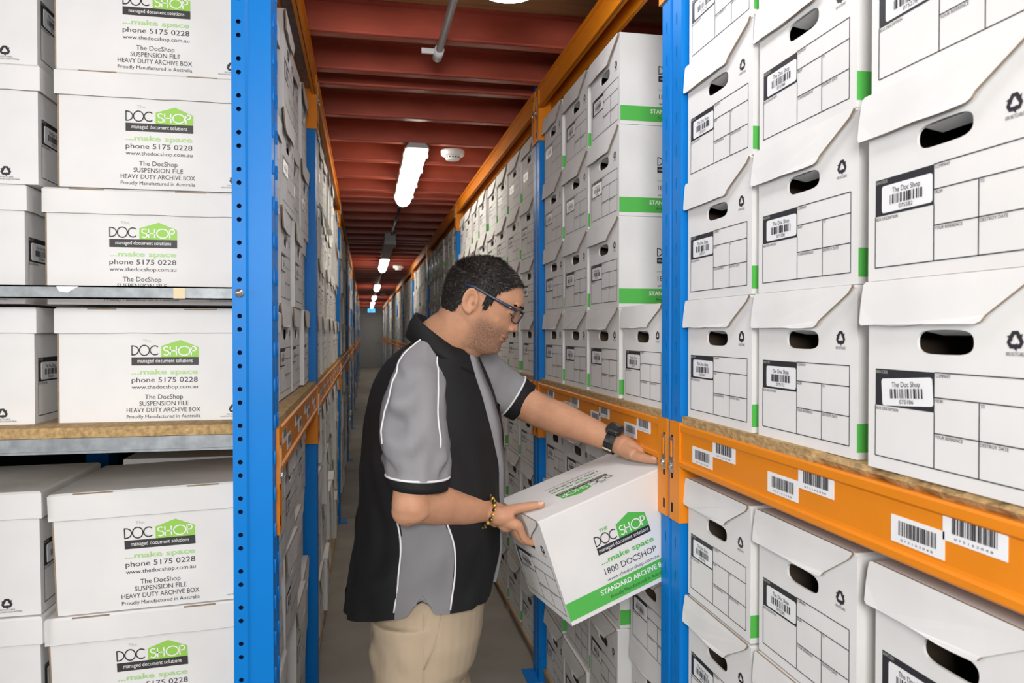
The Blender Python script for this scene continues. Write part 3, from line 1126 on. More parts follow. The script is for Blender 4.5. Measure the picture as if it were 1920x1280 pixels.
# suspension file boxes facing the camera at the end of the left rack
yb = 1.708 + SW / 2
for r, (z, xl) in enumerate(((1.2475, -.632), (1.4975, -.655), (1.742, -.628), (1.986, -.633))):
    susp_box((xl + SL / 2 + .0065, yb + (.0, .004, -.002, 0)[r], z), math.pi,
             f'white suspension file box with green house logo beside the corner upright, upper shelf, {ROWN[r]}', 'suspension file boxes by the corner upright', v=(1, 2, 0, 0)[r])
for r, (z, xl) in enumerate(((1.2475, -1.072), (1.4975, -1.088), (1.742, -1.062), (1.986, -1.062))):
    susp_box((xl + SL / 2, yb - .012, z), math.pi, f'plain side of white suspension box at left photo edge, upper shelf, {ROWN[r]}', 'suspension file boxes at the left photo edge', v=r)
K = 1.065
for r in range(4):
    z = PAL + .002 + .262 * r
    susp_box((-.425 + (.0, .006, -.004, .004)[r], 1.722 + SW * K / 2, z), math.pi, f'suspension box with green house logo under the left shelf, {ROWN[r]}, beside corner upright',
             'suspension file boxes under the left shelf', v=r, tilt=R_(2.2), scale=K)
for r in range(4):
    z = PAL + .002 + .262 * r
    susp_box((-.880, 1.712 + SW * K / 2, z), math.pi, f'suspension box under the left shelf, {ROWN[r]}, at left photo edge',
             'suspension boxes under the shelf at the left edge', v=r + 1, tilt=R_(.6), scale=K)

# boxes in the far bays: too many to count one by one
mb = MB()
rf = random.Random(5)
for s in (1, -1):
    for b in range(2 if s < 0 else 3, len(BAYS)):
        y0, y1 = BAYS[b]
        w = (y1 - y0 - .125) / 8
        for base, st in ((SHELF, .261), (PAL, .264)):
            for r in range(4):
                for c in range(8):
                    if base > 1 and r == 3 and rf.random() < .12: continue
                    yy = y0 + .0625 + w * c + (w - BW) / 2 + rf.uniform(-.01, .01)
                    z = base + st * r
                    j = rf.uniform(-.012, .016)
                    xf = (.712 + max(j, -.004)) if s > 0 else (XL - .016 + j)
                    lo, hi = sorted((xf, xf + s * BL))
                    mb.box((lo, yy, z), (hi, yy + BW, z + BH), 0)
                    fr = (Vector((xf, yy + BW, z)), -Y, Z) if s > 0 else (Vector((xf, yy, z)), Y, Z)
                    mb.prism([(-.012, BH), (-.012, .199), (.19, .199), (BW, BH)], (fr[0] + fr[1].cross(fr[2]) * .005, fr[1], fr[2]), .004, 0, 1)
                    rect(mb, fr, .10, .165, .185, .192, 2)
                    rect(mb, fr, .015, .0885, .125, .139, 3); rect(mb, fr, .026, .094, .115, .132, 0, .0012)
                    lines(mb, fr, [(.125, .139, .265, .139), (.015, .018, .265, .018), (.125, .018, .125, .0885), (.125, .1075, .265, .1075), (.125, .0625, .265, .0625), (.265, .018, .265, .139)])
                    ys = yy - .0006
                    if s > 0: mb.quad((lo, ys, z + .0105), (hi, ys, z + .0105), (hi, ys, z + .0535), (lo, ys, z + .0535), 4)
o = mb.build('archive_boxes', CM)
tag(o, 'rows of white archive boxes filling the distant bays along both sides', 'boxes', kind='stuff')

# the box being pulled from the shelf
HBM = Matrix(((.939573, -.140188, -.312330, 0), (.144634, .989444, -.009009, 0), (.310296, -.036709, .949931, 0), (0, 0, 0, 1)))
HBT = Vector((.4687, 1.6326, .7634)) + Vector((.000, .025, -.003))
HELD = Matrix.Translation(HBT) @ HBM


def hb(x, y, z):
    """point in the held box's own frame: x along it from its near end, y across, z up"""
    return HELD @ Vector((x, y, z))


o = archive_box((0, 0, 0), 0, 'white archive box the man is pulling out, tilted, logo printed on side and top', 'held box', '075160', .0, ME_LID_PRINT)
del o['group']
o.matrix_world = HELD @ Matrix.Translation((BL / 2, BW / 2, 0))
# ---------------------------------------------------------------- the man
def lerp(t, x):
    """piecewise smooth table lookup"""
    if x <= t[0][0]: return t[0][1]
    for (a, va), (b, vb) in zip(t, t[1:]):
        if x <= b:
            k = (x - a) / (b - a)
            return va + (vb - va) * k
    return t[-1][1]


def cat(t, x):
    """Catmull-Rom table lookup"""
    if x <= t[0][0]: return t[0][1]
    if x >= t[-1][0]: return t[-1][1]
    for i in range(len(t) - 1):
        if x <= t[i + 1][0]:
            (x0, y0), (x1, y1) = t[i], t[i + 1]
            ym = t[i - 1] if i else (2 * x0 - x1, y0)
            yp = t[i + 2] if i + 2 < len(t) else (2 * x1 - x0, y1)
            h = x1 - x0; k = (x - x0) / h
            m0 = (y1 - ym[1]) / (x1 - ym[0]) * h; m1 = (yp[1] - y0) / (yp[0] - x0) * h
            return (2 * k ** 3 - 3 * k * k + 1) * y0 + (k ** 3 - 2 * k * k + k) * m0 + (-2 * k ** 3 + 3 * k * k) * y1 + (k ** 3 - k * k) * m1


def applied(mb, name, voxel, smooth=2, factor=.5):
    me = mb.mesh(name, [])
    o = link(name, me)
    m = o.modifiers.new('r', 'REMESH'); m.mode = 'VOXEL'; m.voxel_size = voxel; m.use_smooth_shade = True
    if smooth:
        m = o.modifiers.new('s', 'SMOOTH'); m.iterations = smooth; m.factor = factor
    bpy.context.view_layer.update()
    dg = bpy.context.evaluated_depsgraph_get()
    out = bpy.data.meshes.new_from_object(o.evaluated_get(dg))
    bpy.data.objects.remove(o); bpy.data.meshes.remove(me)
    out.name = name
    for p in out.polygons: p.use_smooth = True
    return out


def limb(mb, pts, rads, n=20, sub=6, mat=0, flat=None, caps=True):
    """smooth tapered tube through pts with radii; flat: (direction, factor) squashes it"""
    P_, R2 = [], []
    k = len(pts)
    for i in range(k - 1):
        p0, p1 = pts[i], pts[i + 1]
        pm = pts[i - 1] if i else p0 * 2 - p1
        pp = pts[i + 2] if i + 2 < k else p1 * 2 - p0
        for j in range(sub):
            t = j / sub
            P_.append(.5 * ((2 * p0) + (p1 - pm) * t + (2 * pm - 5 * p0 + 4 * p1 - pp) * t * t + (3 * p0 - pm - 3 * p1 + pp) * t ** 3))
            s = t * t * (3 - 2 * t)
            R2.append(rads[i] + (rads[i + 1] - rads[i]) * (s * .5 + t * .5))
    P_.append(pts[-1]); R2.append(rads[-1])
    b = len(mb.v)
    mb.tube(P_, R2, n, mat, caps)
    if flat:
        d, f = flat
        for q in range(b, len(mb.v)):
            i = (q - b) // n
            v = Vector(mb.v[q]); off = v - P_[i]
            mb.v[q] = tuple(v + d * (off.dot(d) * (f - 1)))
    return P_, R2


def finger(mb, pts, r0, r1, mat=0):
    rr = [r0 + (r1 - r0) * i / (len(pts) - 1) for i in range(len(pts))]
    limb(mb, pts, rr, 12, 5, mat)
    for p, r in zip(pts, rr): mb.ell(p, (r * 1.02,) * 3, None, mat, 12, 8)


def skin_material():
    m = mat('skin', (.58, .30, .178), .52, spec=.3, noise_amt=.14, noise_scale=38, bump=.10, bump_scale=260)
    nt = m.node_tree
    b = nt.nodes['Principled BSDF']
    b.inputs['Subsurface Weight'].default_value = .10
    b.inputs['Subsurface Radius'].default_value = (.012, .005, .003)
    src = b.inputs['Base Color'].links[0].from_socket
    prev = src
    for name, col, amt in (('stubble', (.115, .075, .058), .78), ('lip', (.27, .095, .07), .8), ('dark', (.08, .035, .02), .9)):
        a = nt.nodes.new('ShaderNodeAttribute'); a.attribute_name = name
        mx = nt.nodes.new('ShaderNodeMix'); mx.data_type = 'RGBA'
        k = nt.nodes.new('ShaderNodeMath'); k.operation = 'MULTIPLY'; k.inputs[1].default_value = amt
        f = a.outputs['Fac']
        if name == 'stubble':
            tc = nt.nodes.new('ShaderNodeTexCoord')
            n = nt.nodes.new('ShaderNodeTexNoise'); n.inputs['Scale'].default_value = 420; n.inputs['Detail'].default_value = 2
            nt.links.new(tc.outputs['Object'], n.inputs['Vector'])
            r = nt.nodes.new('ShaderNodeMapRange'); r.inputs[1].default_value = .35; r.inputs[2].default_value = .65; r.inputs[3].default_value = .45; r.inputs[4].default_value = 1.15
            nt.links.new(n.outputs['Fac'], r.inputs[0])
            mm = nt.nodes.new('ShaderNodeMath'); mm.operation = 'MULTIPLY'
            nt.links.new(f, mm.inputs[0]); nt.links.new(r.outputs[0], mm.inputs[1]); f = mm.outputs[0]
        nt.links.new(f, k.inputs[0])
        nt.links.new(k.outputs[0], mx.inputs['Factor'])
        nt.links.new(prev, mx.inputs[6]); mx.inputs[7].default_value = (*col, 1)
        prev = mx.outputs[2]
    nt.links.new(prev, b.inputs['Base Color'])
    return m


PM_ = dict(
    skin=skin_material(),
    nail=mat('fingernail', (.66, .40, .30), .3),
    hair=mat('dark_hair', (.014, .011, .0095), .6, spec=.35, noise_amt=.4, noise_scale=60),
    hairglint=mat('hair_glint', (.20, .14, .10), .4),  # brownish strands, glints on hair and scalp put into the colour
    black=mat('black_shirt_cloth', (.012, .012, .013), .72, spec=.3, noise_amt=.25, noise_scale=7, bump=.10, bump_scale=16),
    grey=mat('grey_shirt_cloth', (.27, .27, .283), .72, spec=.3, noise_amt=.10, noise_scale=9, bump=.16, bump_scale=14),
    dgrey=mat('grey_side_panel_cloth', (.225, .225, .235), .72, spec=.3, noise_amt=.12, noise_scale=9, bump=.16, bump_scale=18),
    pipe=mat('white_piping', (.80, .80, .82), .6),
    khaki=mat('khaki_cotton', (.52, .415, .29), .8, spec=.2, noise_amt=.10, noise_scale=8, bump=.22, bump_scale=13),
    frame=mat('navy_spectacle_frame', (.018, .030, .062), .35),
    gold=mat('gold_bead', (.62, .40, .08), .25, .8),
    shoe=mat('brown_leather', (.06, .035, .02), .4),
)


def heading(deg):
    a = R_(deg)
    return Vector((math.sin(a), math.cos(a), 0)), Vector((-math.cos(a), math.sin(a), 0))


# ---- head frame: f forward, l to his left, u up (metres, origin between the ears)
fh, lh = heading(107)
PD = R_(29)
f_ = fh * math.cos(PD) - Z * math.sin(PD)
u_ = f_.cross(lh)
EAR = at(885, 567, 1.825)
HC = EAR + lh * .077


def hd(f, s, u):
    return HC + f_ * (f * .001) + lh * (s * .001) + u_ * (u * .001)


def head_local(p):
    d = Vector(p) - HC
    return d.dot(f_) * 1000, d.dot(lh) * 1000, d.dot(u_) * 1000


T_FRONT = [(-112, 66), (-104, 83), (-97, 93), (-90, 100), (-83, 105), (-74, 108.5), (-61, 105), (-50, 106), (-36, 108), (-22, 107), (-5, 104), (15, 100), (30, 101), (40, 105), (50, 107), (62, 104), (76, 95), (95, 79), (110, 57), (120, 34), (128, 4)]
T_BACK = [(-112, -66), (-91, -68), (-54, -74), (-17, -87), (12, -95), (35, -97), (60, -92), (88, -75), (108, -50), (120, -26), (128, -2)]
T_W = [(-112, 46), (-100, 50), (-91, 52), (-74, 57), (-55, 63), (-40, 67), (-20, 70), (0, 73), (20, 75), (45, 76.5), (70, 74), (92, 65), (108, 49), (120, 28), (128, 4)]


def head_ring(u, grow=0, n=48):
    fr, bk, w = cat(T_FRONT, u) + grow, cat(T_BACK, u) - grow, cat(T_W, u) + grow
    xc = -8
    jaw = max(0, min(1, (-20 - u) / 50))
    mid = max(0, 1 - abs(u - 15) / 50)
    out = []
    for k in range(n):
        a = 2 * math.pi * k / n
        c, s = math.cos(a), math.sin(a)
        x = xc + (fr - xc) * c if c > 0 else xc + (xc - bk) * c
        y = w * math.copysign(abs(s) ** .88, s)
        if c > 0:
            y *= 1 - (.20 * jaw + .10) * c * c
            x = xc + (fr - xc) * (math.copysign(abs(c) ** (.86 - .1 * mid), c))
        out.append((x, y, u))
    return out


BODYMB = MB()
us = [-112, -106, -100, -95, -90, -85] + list(range(-80, 121, 5)) + [124, 127]
BODYMB.loft([[hd(*p) for p in head_ring(u)] for u in us])
B = BODYMB
AX = (f_, lh, u_)
def he(f, s, u, a, b, c, tilt=None): B.ell(hd(f, s, u), (a * .001, b * .001, c * .001), AX, 0, 18, 12)
# nose
nose = []
for u, fr, w, dp in ((38, 104, 7, 14), (26, 106, 8, 16), (12, 113, 9.5, 18), (2, 119, 12, 20), (-6, 123.5, 14.5, 24), (-13, 123, 16, 26), (-19, 117, 15, 24), (-23, 108, 11, 18)):
    nose.append([hd(fr - dp + dp * math.cos(a) if math.cos(a) > 0 else fr - dp + 8 * math.cos(a), w * math.sin(a), u) for a in [2 * math.pi * k / 20 for k in range(20)]])
B.loft(nose)
for sd in (-1, 1):
    he(108, sd * 13, -13, 10, 6.5, 8)                 # nostril wings
    he(62, sd * 33, -8, 24, 25, 22)                   # cheekbones
    he(97, sd * 24, 47, 9, 22, 6)                     # brow ridges
    he(85, sd * 31, 25, 14.5, 15, 12)                 # eyelids over the eyes
    # ear: bowl, rim, lobe
    c = (-6, sd * 77, 3)
    tl = R_(-14)
    def ep(a, rf=18, ru=31, o=0):
        rf, ru = rf * .93, ru * .92
        x, y = rf * math.cos(a), ru * math.sin(a)
        return (c[0] + x * math.cos(tl) + y * math.sin(tl), c[1] + sd * (o + 5 - .28 * x), c[2] - x * math.sin(tl) + y * math.cos(tl))
    B.loft([[hd(*ep(2 * math.pi * k / 24, 17 * q, 29 * q, oo)) for k in range(24)] for q, oo in ((.2, -6), (1, -5), (1.02, -1), (.62, -1), (.2, -3))])
    rim = [hd(*ep(R_(a), 16.5, 30, 2)) for a in range(-20, 285, 15)]
    B.tube(rim, [.0028] + [.0042] * (len(rim) - 2) + [.003], 10)
    anti = [hd(*ep(R_(a), 10, 20, 1)) for a in range(60, 280, 18)]
    B.tube(anti, .0028, 8)
    B.ell(hd(*ep(R_(285), 12, 29, 0)), (.009, .0055, .010), AX)
    B.ell(hd(*ep(R_(-12), 14, 22, -1)), (.005, .004, .008), AX)
    B.ell(hd(c[0] + 8, sd * 72, 0), (.016, .010, .026), AX)
# lips, chin, jowl
for k in range(7):
    s = (k - 3) * 8
    b = 1 - (abs(k - 3) / 3.6) ** 2
    he(100.5 + 5.5 * b, s, -36.5 - .5 * abs(k - 3), 7, 7, 4.8 * (.55 + .45 * b))
    he(99.5 + 5.0 * b, s * .92, -49.5 + .6 * abs(k - 3), 7, 7, 5.2 * (.5 + .5 * b))
he(96, 0, -78, 13, 21, 14)
he(36, 0, -107, 38, 40, 22)

# ---- neck, trunk, legs (under the clothes)
NB = at(818, 668, 1.935)                # neck base
limb(B, [hd(-14, 0, -30), hd(-12, 0, -78), NB + Z * .02, NB - Z * .06], [.066, .066, .070, .085], 28)
TRUNK = [  # y, xl, xr, heading, half breadth
    (632, 790, 868, 122, .062), (648, 764, 884, 124, .085), (664, 742, 893, 125, .108), (684, 724, 902, 126, .130), (712, 708, 914, 126, .150), (745, 698, 926, 125, .166), (800, 689, 936, 121, .185), (860, 684, 939, 113, .202),
    (920, 681, 938, 105, .208), (980, 675, 936, 98, .208), (1040, 664, 930, 95, .206), (1090, 655, 922, 94, .204), (1135, 650, 914, 93, .203)]
TD = 1.935


def trunk_at(y):
    xl = cat([(t[0], t[1]) for t in TRUNK], y); xr = cat([(t[0], t[2]) for t in TRUNK], y)
    hdg = cat([(t[0], t[3]) for t in TRUNK], y); b = cat([(t[0], t[4]) for t in TRUNK], y)
    c = at((xl + xr) / 2, y, TD)
    half = (xr - xl) / 2 * TD / 1400
    f, l = heading(hdg)
    view = math.atan2(c.x, c.y)
    img = Vector((math.cos(view), -math.sin(view), 0))
    cf, cl = f.dot(img), l.dot(img)
    a = math.sqrt(max((half * half - (b * cl) ** 2), .0016)) / cf
    return c, f, l, a, b


def trunk_point(y, phi, grow=0, e=1.0):
    c, f, l, a, b = trunk_at(y)
    cs, sn = math.cos(phi), math.sin(phi)
    return c + f * ((a + grow) * math.copysign(abs(cs) ** e, cs)) + l * ((b + grow) * math.copysign(abs(sn) ** e, sn))


B.loft([[trunk_point(y, 2 * math.pi * k / 32, -.022 if y < 1000 else -.045) for k in range(32)] for y in (650, 670, 690, 720, 760, 820, 880, 940, 1000, 1060, 1110, 1135)])
HIP = trunk_at(1135)[0]
fb, lb = heading(93)
LEG = {}
for sd, adv in ((-1, .0), (1, .03)):
    hipj = HIP + lb * (sd * .095) - Z * .05 + fb * adv * .3
    knee = Vector((hipj.x, hipj.y, .47)) + fb * (.02 + adv) + lb * sd * .01
    ank = Vector((hipj.x, hipj.y, .09)) + fb * (-.02 + adv) + lb * sd * .02
    LEG[sd] = (hipj, knee, ank)
    limb(B, [hipj + Z * .07, hipj - Z * .08, knee, knee - Z * .12, ank], [.085, .085, .056, .052, .040], 20)
    B.ell(ank + fb * .06 - Z * .05, (.12, .042, .032), (fb, lb, Z))

# ---- right arm (near) holding the box end
SH_R = at(793, 715, 1.82); EL_R = at(774, 944, 1.680); WR_R = hb(-.071, .152, .283)
limb(B, [SH_R, at(782, 800, 1.752), at(779, 890, 1.706), EL_R, EL_R - Z * .012], [.052, .052, .048, .0468, .044], 24)
B.ell(EL_R, (.0475, .046, .047), None, 0, 24, 16)
B.ell(EL_R + Vector((-.012, 0, -.016)), (.036, .036, .034), None, 0, 20, 14)
fa = WR_R - EL_R
limb(B, [EL_R + fa * .03 + Z * .002, EL_R + fa * .28 + Z * .004, EL_R + fa * .65, WR_R, hb(-.050, .132, .266)], [.0440, .0470, .0385, .0290, .030], 24)
RM = [hb(-.022, .092, .238), hb(-.027, .114, .238), hb(-.027, .136, .232), hb(-.023, .156, .226)]
# palm: bundle from the wrist to each knuckle
for q in RM:
    limb(B, [WR_R, WR_R.lerp(q, .55) + (hb(-.01, 0, 0) - hb(0, 0, 0)) * .2, q], [.022, .0195, .0130], 14)
limb(B, [WR_R, hb(-.052, .118, .270), hb(-.022, .104, .262)], [.024, .024, .017], 14)
B.ell(hb(-.040, .122, .250), (.026, .022, .026))
RF = [[RM[0], hb(-.0165, .097, .200), hb(.006, .101, .180), hb(.024, .104, .177)],
      [RM[1], hb(-.0185, .117, .196), hb(.006, .120, .177), hb(.028, .122, .175)],
      [RM[2], hb(-.0185, .139, .194), hb(.006, .140, .177), hb(.026, .141, .175)],
      [RM[3], hb(-.0170, .159, .196), hb(.005, .159, .178), hb(.020, .159, .176)]]
for q, r in zip(RF, (.0103, .0104, .0098, .0086)): finger(B, q, r, r * .78)
RT = [hb(-.054, .130, .276), hb(-.016, .104, .276), hb(.014, .089, .2735), hb(.042, .0735, .2702)]
finger(B, RT, .0150, .0088)

# ---- left arm (far) reaching over the box
SH_L = at(896, 706, 2.11); EL_L = at(1014, 772, 2.075); WR_L = hb(.326, .186, .3085)
limb(B, [SH_L, at(955, 738, 2.105), EL_L], [.058, .053, .046], 24)
fa2 = WR_L - EL_L
limb(B, [EL_L - fa2 * .02, EL_L + fa2 * .25 + Z * .002, EL_L + fa2 * .65 + Z * .002, WR_L, hb(.334, .152, .294)], [.0455, .0465, .0370, .0285, .028], 24)
LM = [hb(.346, .098, .2835), hb(.353, .118, .286), hb(.354, .138, .285), hb(.350, .156, .283)]
for q in LM: limb(B, [WR_L, WR_L.lerp(q, .5) + Z * .004, q], [.020, .0175, .0125], 14)
LF = [[LM[0], hb(.368, .094, .2755), hb(.383, .098, .2722), hb(.396, .102, .2712)],
      [LM[1], hb(.372, .118, .2758), hb(.388, .120, .2722), hb(.402, .122, .2712)],
      [LM[2], hb(.372, .140, .2758), hb(.387, .142, .2722), hb(.400, .144, .2712)],
      [LM[3], hb(.366, .160, .2750), hb(.379, .162, .2718), hb(.390, .164, .2708)]]
for q, r in zip(LF, (.0098, .0098, .0094, .0084)): finger(B, q, r, r * .80)
LT = [hb(.331, .150, .290), hb(.327, .098, .2815), hb(.333, .058, .2765), hb(.342, .023, .2730)]
limb(B, [WR_L, hb(.328, .140, .290), hb(.326, .095, .283)], [.022, .021, .0155], 14)
finger(B, LT, .0158, .0098)

body_me = applied(B, 'body', .0026, 5, .5)
body_me.materials.append(PM_['skin'])
st = body_me.attributes.new('stubble', 'FLOAT', 'POINT'); lp = body_me.attributes.new('lip', 'FLOAT', 'POINT'); dk = body_me.attributes.new('dark', 'FLOAT', 'POINT')


def sm(a, b, x):
    t = max(0, min(1, (x - a) / (b - a))); return t * t * (3 - 2 * t)


for i, v in enumerate(body_me.vertices):
    f, s, u = head_local(v.co)
    if not (-140 < f < 140 and abs(s) < 110 and -140 < u < 150): continue
    q = sm(8, 52, f) * sm(-4, -36, u) * sm(-128, -100, u)
    q = max(q, sm(82, 94, f) * sm(-24, -29, u) * sm(-40, -33, u) * .9 * sm(40, 26, abs(s)))
    q *= 1 - .6 * sm(70, 90, f) * sm(-12, -30, u) * sm(-66, -52, u) * sm(14, 30, abs(s)) * 0
    lips = sm(93, 99, f) * sm(-58, -54, u) * sm(-30.5, -34, u) * sm(30, 22, abs(s))
    st.data[i].value = q * (1 - lips)
    lp.data[i].value = lips * .75
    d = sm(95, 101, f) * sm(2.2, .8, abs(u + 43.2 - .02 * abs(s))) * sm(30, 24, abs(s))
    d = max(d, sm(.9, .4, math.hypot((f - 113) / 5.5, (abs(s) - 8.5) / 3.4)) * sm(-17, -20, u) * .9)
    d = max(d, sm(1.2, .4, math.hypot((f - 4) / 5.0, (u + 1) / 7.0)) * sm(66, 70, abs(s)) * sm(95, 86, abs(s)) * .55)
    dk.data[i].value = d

man = empty('person', (HIP.x, HIP.y, 0))
tag(man, 'man in a black and grey shirt, khaki trousers and glasses pulling a box', 'person')


def part(name, mb_or_mesh, mats, parent=None):
    """child whose mesh is in room coordinates"""
    par = parent or man
    me = mb_or_mesh if isinstance(mb_or_mesh, bpy.types.Mesh) else mb_or_mesh.mesh(name, mats if isinstance(mats, list) else [mats])
    for v in me.vertices: v.co -= man.location
    o = link(name, me, par)
    return o


part('body', body_me, None)
for nm, q, w in (('thumbnail', RT, .0062), ('thumbnail', LT, .0068)):
    mb = MB()
    t = (q[3] - q[2]).normalized()
    vdir = (Vector((0, 0, CAM_H)) - q[3]).normalized()
    nrm = (vdir + Z * .9); nrm = (nrm - t * nrm.dot(t)).normalized()
    sd = t.cross(nrm)
    c = q[3] + t * .001 + nrm * .0007
    r = .0088 if q is RT else .0098
    rings = []
    for k in range(7):
        x = -.007 + .0135 * k / 6
        ww = w * (1 - max(0, (k - 4) / 2.6) ** 2 * .8)
        rings.append([c + t * x + sd * (ww * math.sin(a)) * 1.0 + nrm * (r * math.cos(a * .85) * 1.0) for a in [R_(d) for d in range(-60, 61, 15)]])
    mb.loft(rings, 0, False, True, closed=False)
    part(nm, mb, PM_['nail'])

# ---- hair
def hair_low(f, s):
    t = [(-110, -64), (-78, -62), (-52, -63), (-40, -52), (-29, -40), (-22, -16), (-16, 30), (8, 36), (18, 33), (23, 6), (28, -4), (44, -3), (47, 38), (50, 50), (62, 66), (74, 84), (84, 93)]
    side = lerp(t, f)
    return side


hm = MB()
rows = [-70 + 2.5 * i for i in range(77)] + [123, 126, 127.6]
NH = 128
grid = [[p for p in head_ring(u, 3.2 if u > 20 else max(.8, 3.2 - (20 - u) * .03), NH)] for u in rows]
keep = lambda p: p[2] >= hair_low(p[0], p[1]) + 2.5 * noise.noise(Vector((p[0] * .12, p[1] * .12, p[2] * .12)))
idx = {}
verts, faces, inner = [], [], []
for i in range(len(rows) - 1):
    for k in range(NH):
        k2 = (k + 1) % NH
        q = [(i, k), (i, k2), (i + 1, k2), (i + 1, k)]
        if all(keep(grid[a][b]) for a, b in q):
            f = []
            for a, b in q:
                if (a, b) not in idx:
                    idx[(a, b)] = len(verts); p = grid[a][b]
                    j = .35 * noise.noise(Vector((p[0] * .18, p[1] * .18, p[2] * .18)))
                    verts.append(hd(p[0], p[1], p[2]) + (hd(*p) - hd(-8, 0, 25)).normalized() * (.001 * j))
                f.append(idx[(a, b)])
            faces.append(f)
top = [idx[(len(rows) - 1, k)] for k in range(NH) if (len(rows) - 1, k) in idx]
if len(top) == NH: faces.append(top)
hm.add(verts, faces, 0, True)
# short cropped strands
rs = random.Random(4)
cen = hd(-10, 0, 25)
for _ in range(26000):
    fc = faces[rs.randrange(len(faces))]
    if len(fc) > 4:
        fc = fc[:4] if rs.random() < .5 else fc
    w = [rs.random() for _ in fc]; tw = sum(w)
    p = sum((verts[i] * (a / tw) for i, a in zip(fc, w)), Vector())
    f, s, u = head_local(p)
    n = (p - cen).normalized()
    flow = (-f_ * .2 - u_ * 1.0) if u < 60 else (f_ * .75 - u_ * .1 + lh * .25 * math.sin(f * .06 + s * .05))
    flow = flow - n * flow.dot(n) + Vector((rs.uniform(-.5, .5), rs.uniform(-.5, .5), rs.uniform(-.5, .5)))
    ln = rs.uniform(.005, .0105) * (1.15 if u > 55 else .75 if u > -10 else .6)
    d = (flow.normalized() * .8 + n * .5).normalized()
    sd = d.cross(n).normalized() * rs.uniform(.0003, .0006)
    m = 1 if rs.random() < (.09 if u < 70 else .12) else 0
    base = p - n * .001
    tip = base + d * ln; midp = base + d * ln * .5 + n * .0006
    hm.add([base - sd, base + sd, midp + sd * .8, tip, midp - sd * .8], [(0, 1, 2, 4), (4, 2, 3)], m, True)
for _ in range(5200):
    u = rs.uniform(-72, 96); rg_ = head_ring(u, .6, 96); q = rg_[rs.randrange(96)]
    low = hair_low(q[0], q[1]); gap = low - q[2]
    if not 0 < gap < 9 or q[0] > 92 or rs.random() < gap / 9: continue
    p = hd(*q); n = (p - cen).normalized()
    d = (-u_ - f_ * .3 + Vector((rs.uniform(-.5, .5), rs.uniform(-.5, .5), rs.uniform(-.5, .5)))).normalized()
    sd = d.cross(n).normalized() * .0003
    hm.add([p - sd, p + sd, p + d * rs.uniform(.003, .005) + n * .0008], [(0, 1, 2)], 0, True)
hair = part('hair', hm, [PM_['hair'], PM_['hairglint']])
# eyebrows and lashes
em = MB()
for sd in (-1, 1):
    for k in range(460):
        t = rs.random()
        s = 10 + 36 * t
        u = 43 + 5.5 * math.sin(t * 2.4) - 4 * t + rs.uniform(-2.8, 2.8) * (1 - .6 * t)
        f = 111.5 - 19.5 * t ** 1.7
        p = hd(f, sd * s, u)
        d = (lh * sd * .8 - f_ * .35 + u_ * rs.uniform(0, .5)).normalized(); ln = rs.uniform(.006, .010)
        w = u_ * .0007
        em.add([p - w, p + w, p + d * ln + f_ * .0015], [(0, 1, 2)], 0)
part('eyebrows', em, PM_['hair'])
em = MB()
for sd in (-1, 1):
    pts = [hd(97.5 - 6.0 * ((k - 4) / 4) ** 2, sd * (18 + 3.3 * k), 17.5 + .8 * abs(k - 4)) for k in range(9)]
    em.tube(pts, .0011, 6)
    for k in range(9):
        em.tube([pts[k], pts[k] + f_ * .006 - u_ * .004], [.0005, .0002], 4)
part('eyelashes', em, PM_['hair'])

# ---- spectacles
gl = MB()
LT_C = {}
for sd in (-1, 1):
    c = (113, sd * 33, 22)
    rim = []
    for k in range(28):
        a = 2 * math.pi * k / 28
        x, y = 26.5 * math.copysign(abs(math.cos(a)) ** .62, math.cos(a)), 17 * math.copysign(abs(math.sin(a)) ** .72, math.sin(a))
        rim.append((c[0] - .0045 * (abs(c[1] + x) ** 2) * .9 + 4 - .10 * (22 - y) * .3, c[1] + x, c[2] + y))
    LT_C[sd] = rim
    pts = [hd(*p) for p in rim]
    gl.tube(pts + [pts[0]], .0017, 8, 0, False)
    hx = max(rim, key=lambda p: sd * p[1] + p[2] * .3)
    t = [hd(hx[0] + 1, sd * (abs(hx[1]) + 1), 35), hd(96, sd * 69, 35.5), hd(80, sd * 76, 35), hd(40, sd * 80, 35), hd(0, sd * 84, 36), hd(-16, sd * 83, 35), hd(-38, sd * 78, 31)]
    hts = [4, 4.6, 4.4, 3.2, 2.6, 3.2, 4.0]
    rings = []
    for p, h in zip(t, hts):
        rings.append([p + u_ * (h * .001 * b) + lh * (.0013 * a) for a, b in ((-1, -1), (1, -1), (1.2, 0), (1, 1), (-1, 1), (-1.2, 0))])
    gl.loft(rings, 0, True, True)
    if sd < 0:
        q = hd(88, sd * 75.5, 35.3)
        gl.box(tuple(q - Vector((.0022, .0015, .001))), tuple(q + Vector((.0022, .0015, .001))), 1)
gl.tube([hd(114.5, -9, 25), hd(118, 0, 28), hd(114.5, 9, 25)], .0018, 8)
specs = part('spectacles', gl, [PM_['frame'], M['steel']])
glass = bpy.data.materials.new('clear_lens'); glass.use_nodes = True
bs = glass.node_tree.nodes['Principled BSDF']
bs.inputs['Transmission Weight'].default_value = 1; bs.inputs['Roughness'].default_value = 0; bs.inputs['IOR'].default_value = 1.05
bs.inputs['Base Color'].default_value = (.96, .97, .96, 1)
for sd in (-1, 1):
    mb = MB(); mb.add([hd(*p) for p in LT_C[sd]], [tuple(range(28))], 0)
    part('lens', mb, glass, specs)

# ---- shirt
sb = MB()
NS = 128
YS = [640, 648, 656, 664, 674, 684, 698, 712, 728, 745] + list(range(760, 1126, 12))
HEM = 1126


def hem_y(phi):
    """image row of the hem round the body (shirt tails dip front and back, vents at the sides)"""
    c = math.cos(phi)
    return 1098 + (34 * (-c) ** 1.4 if c < 0 else 8 * c ** 2)


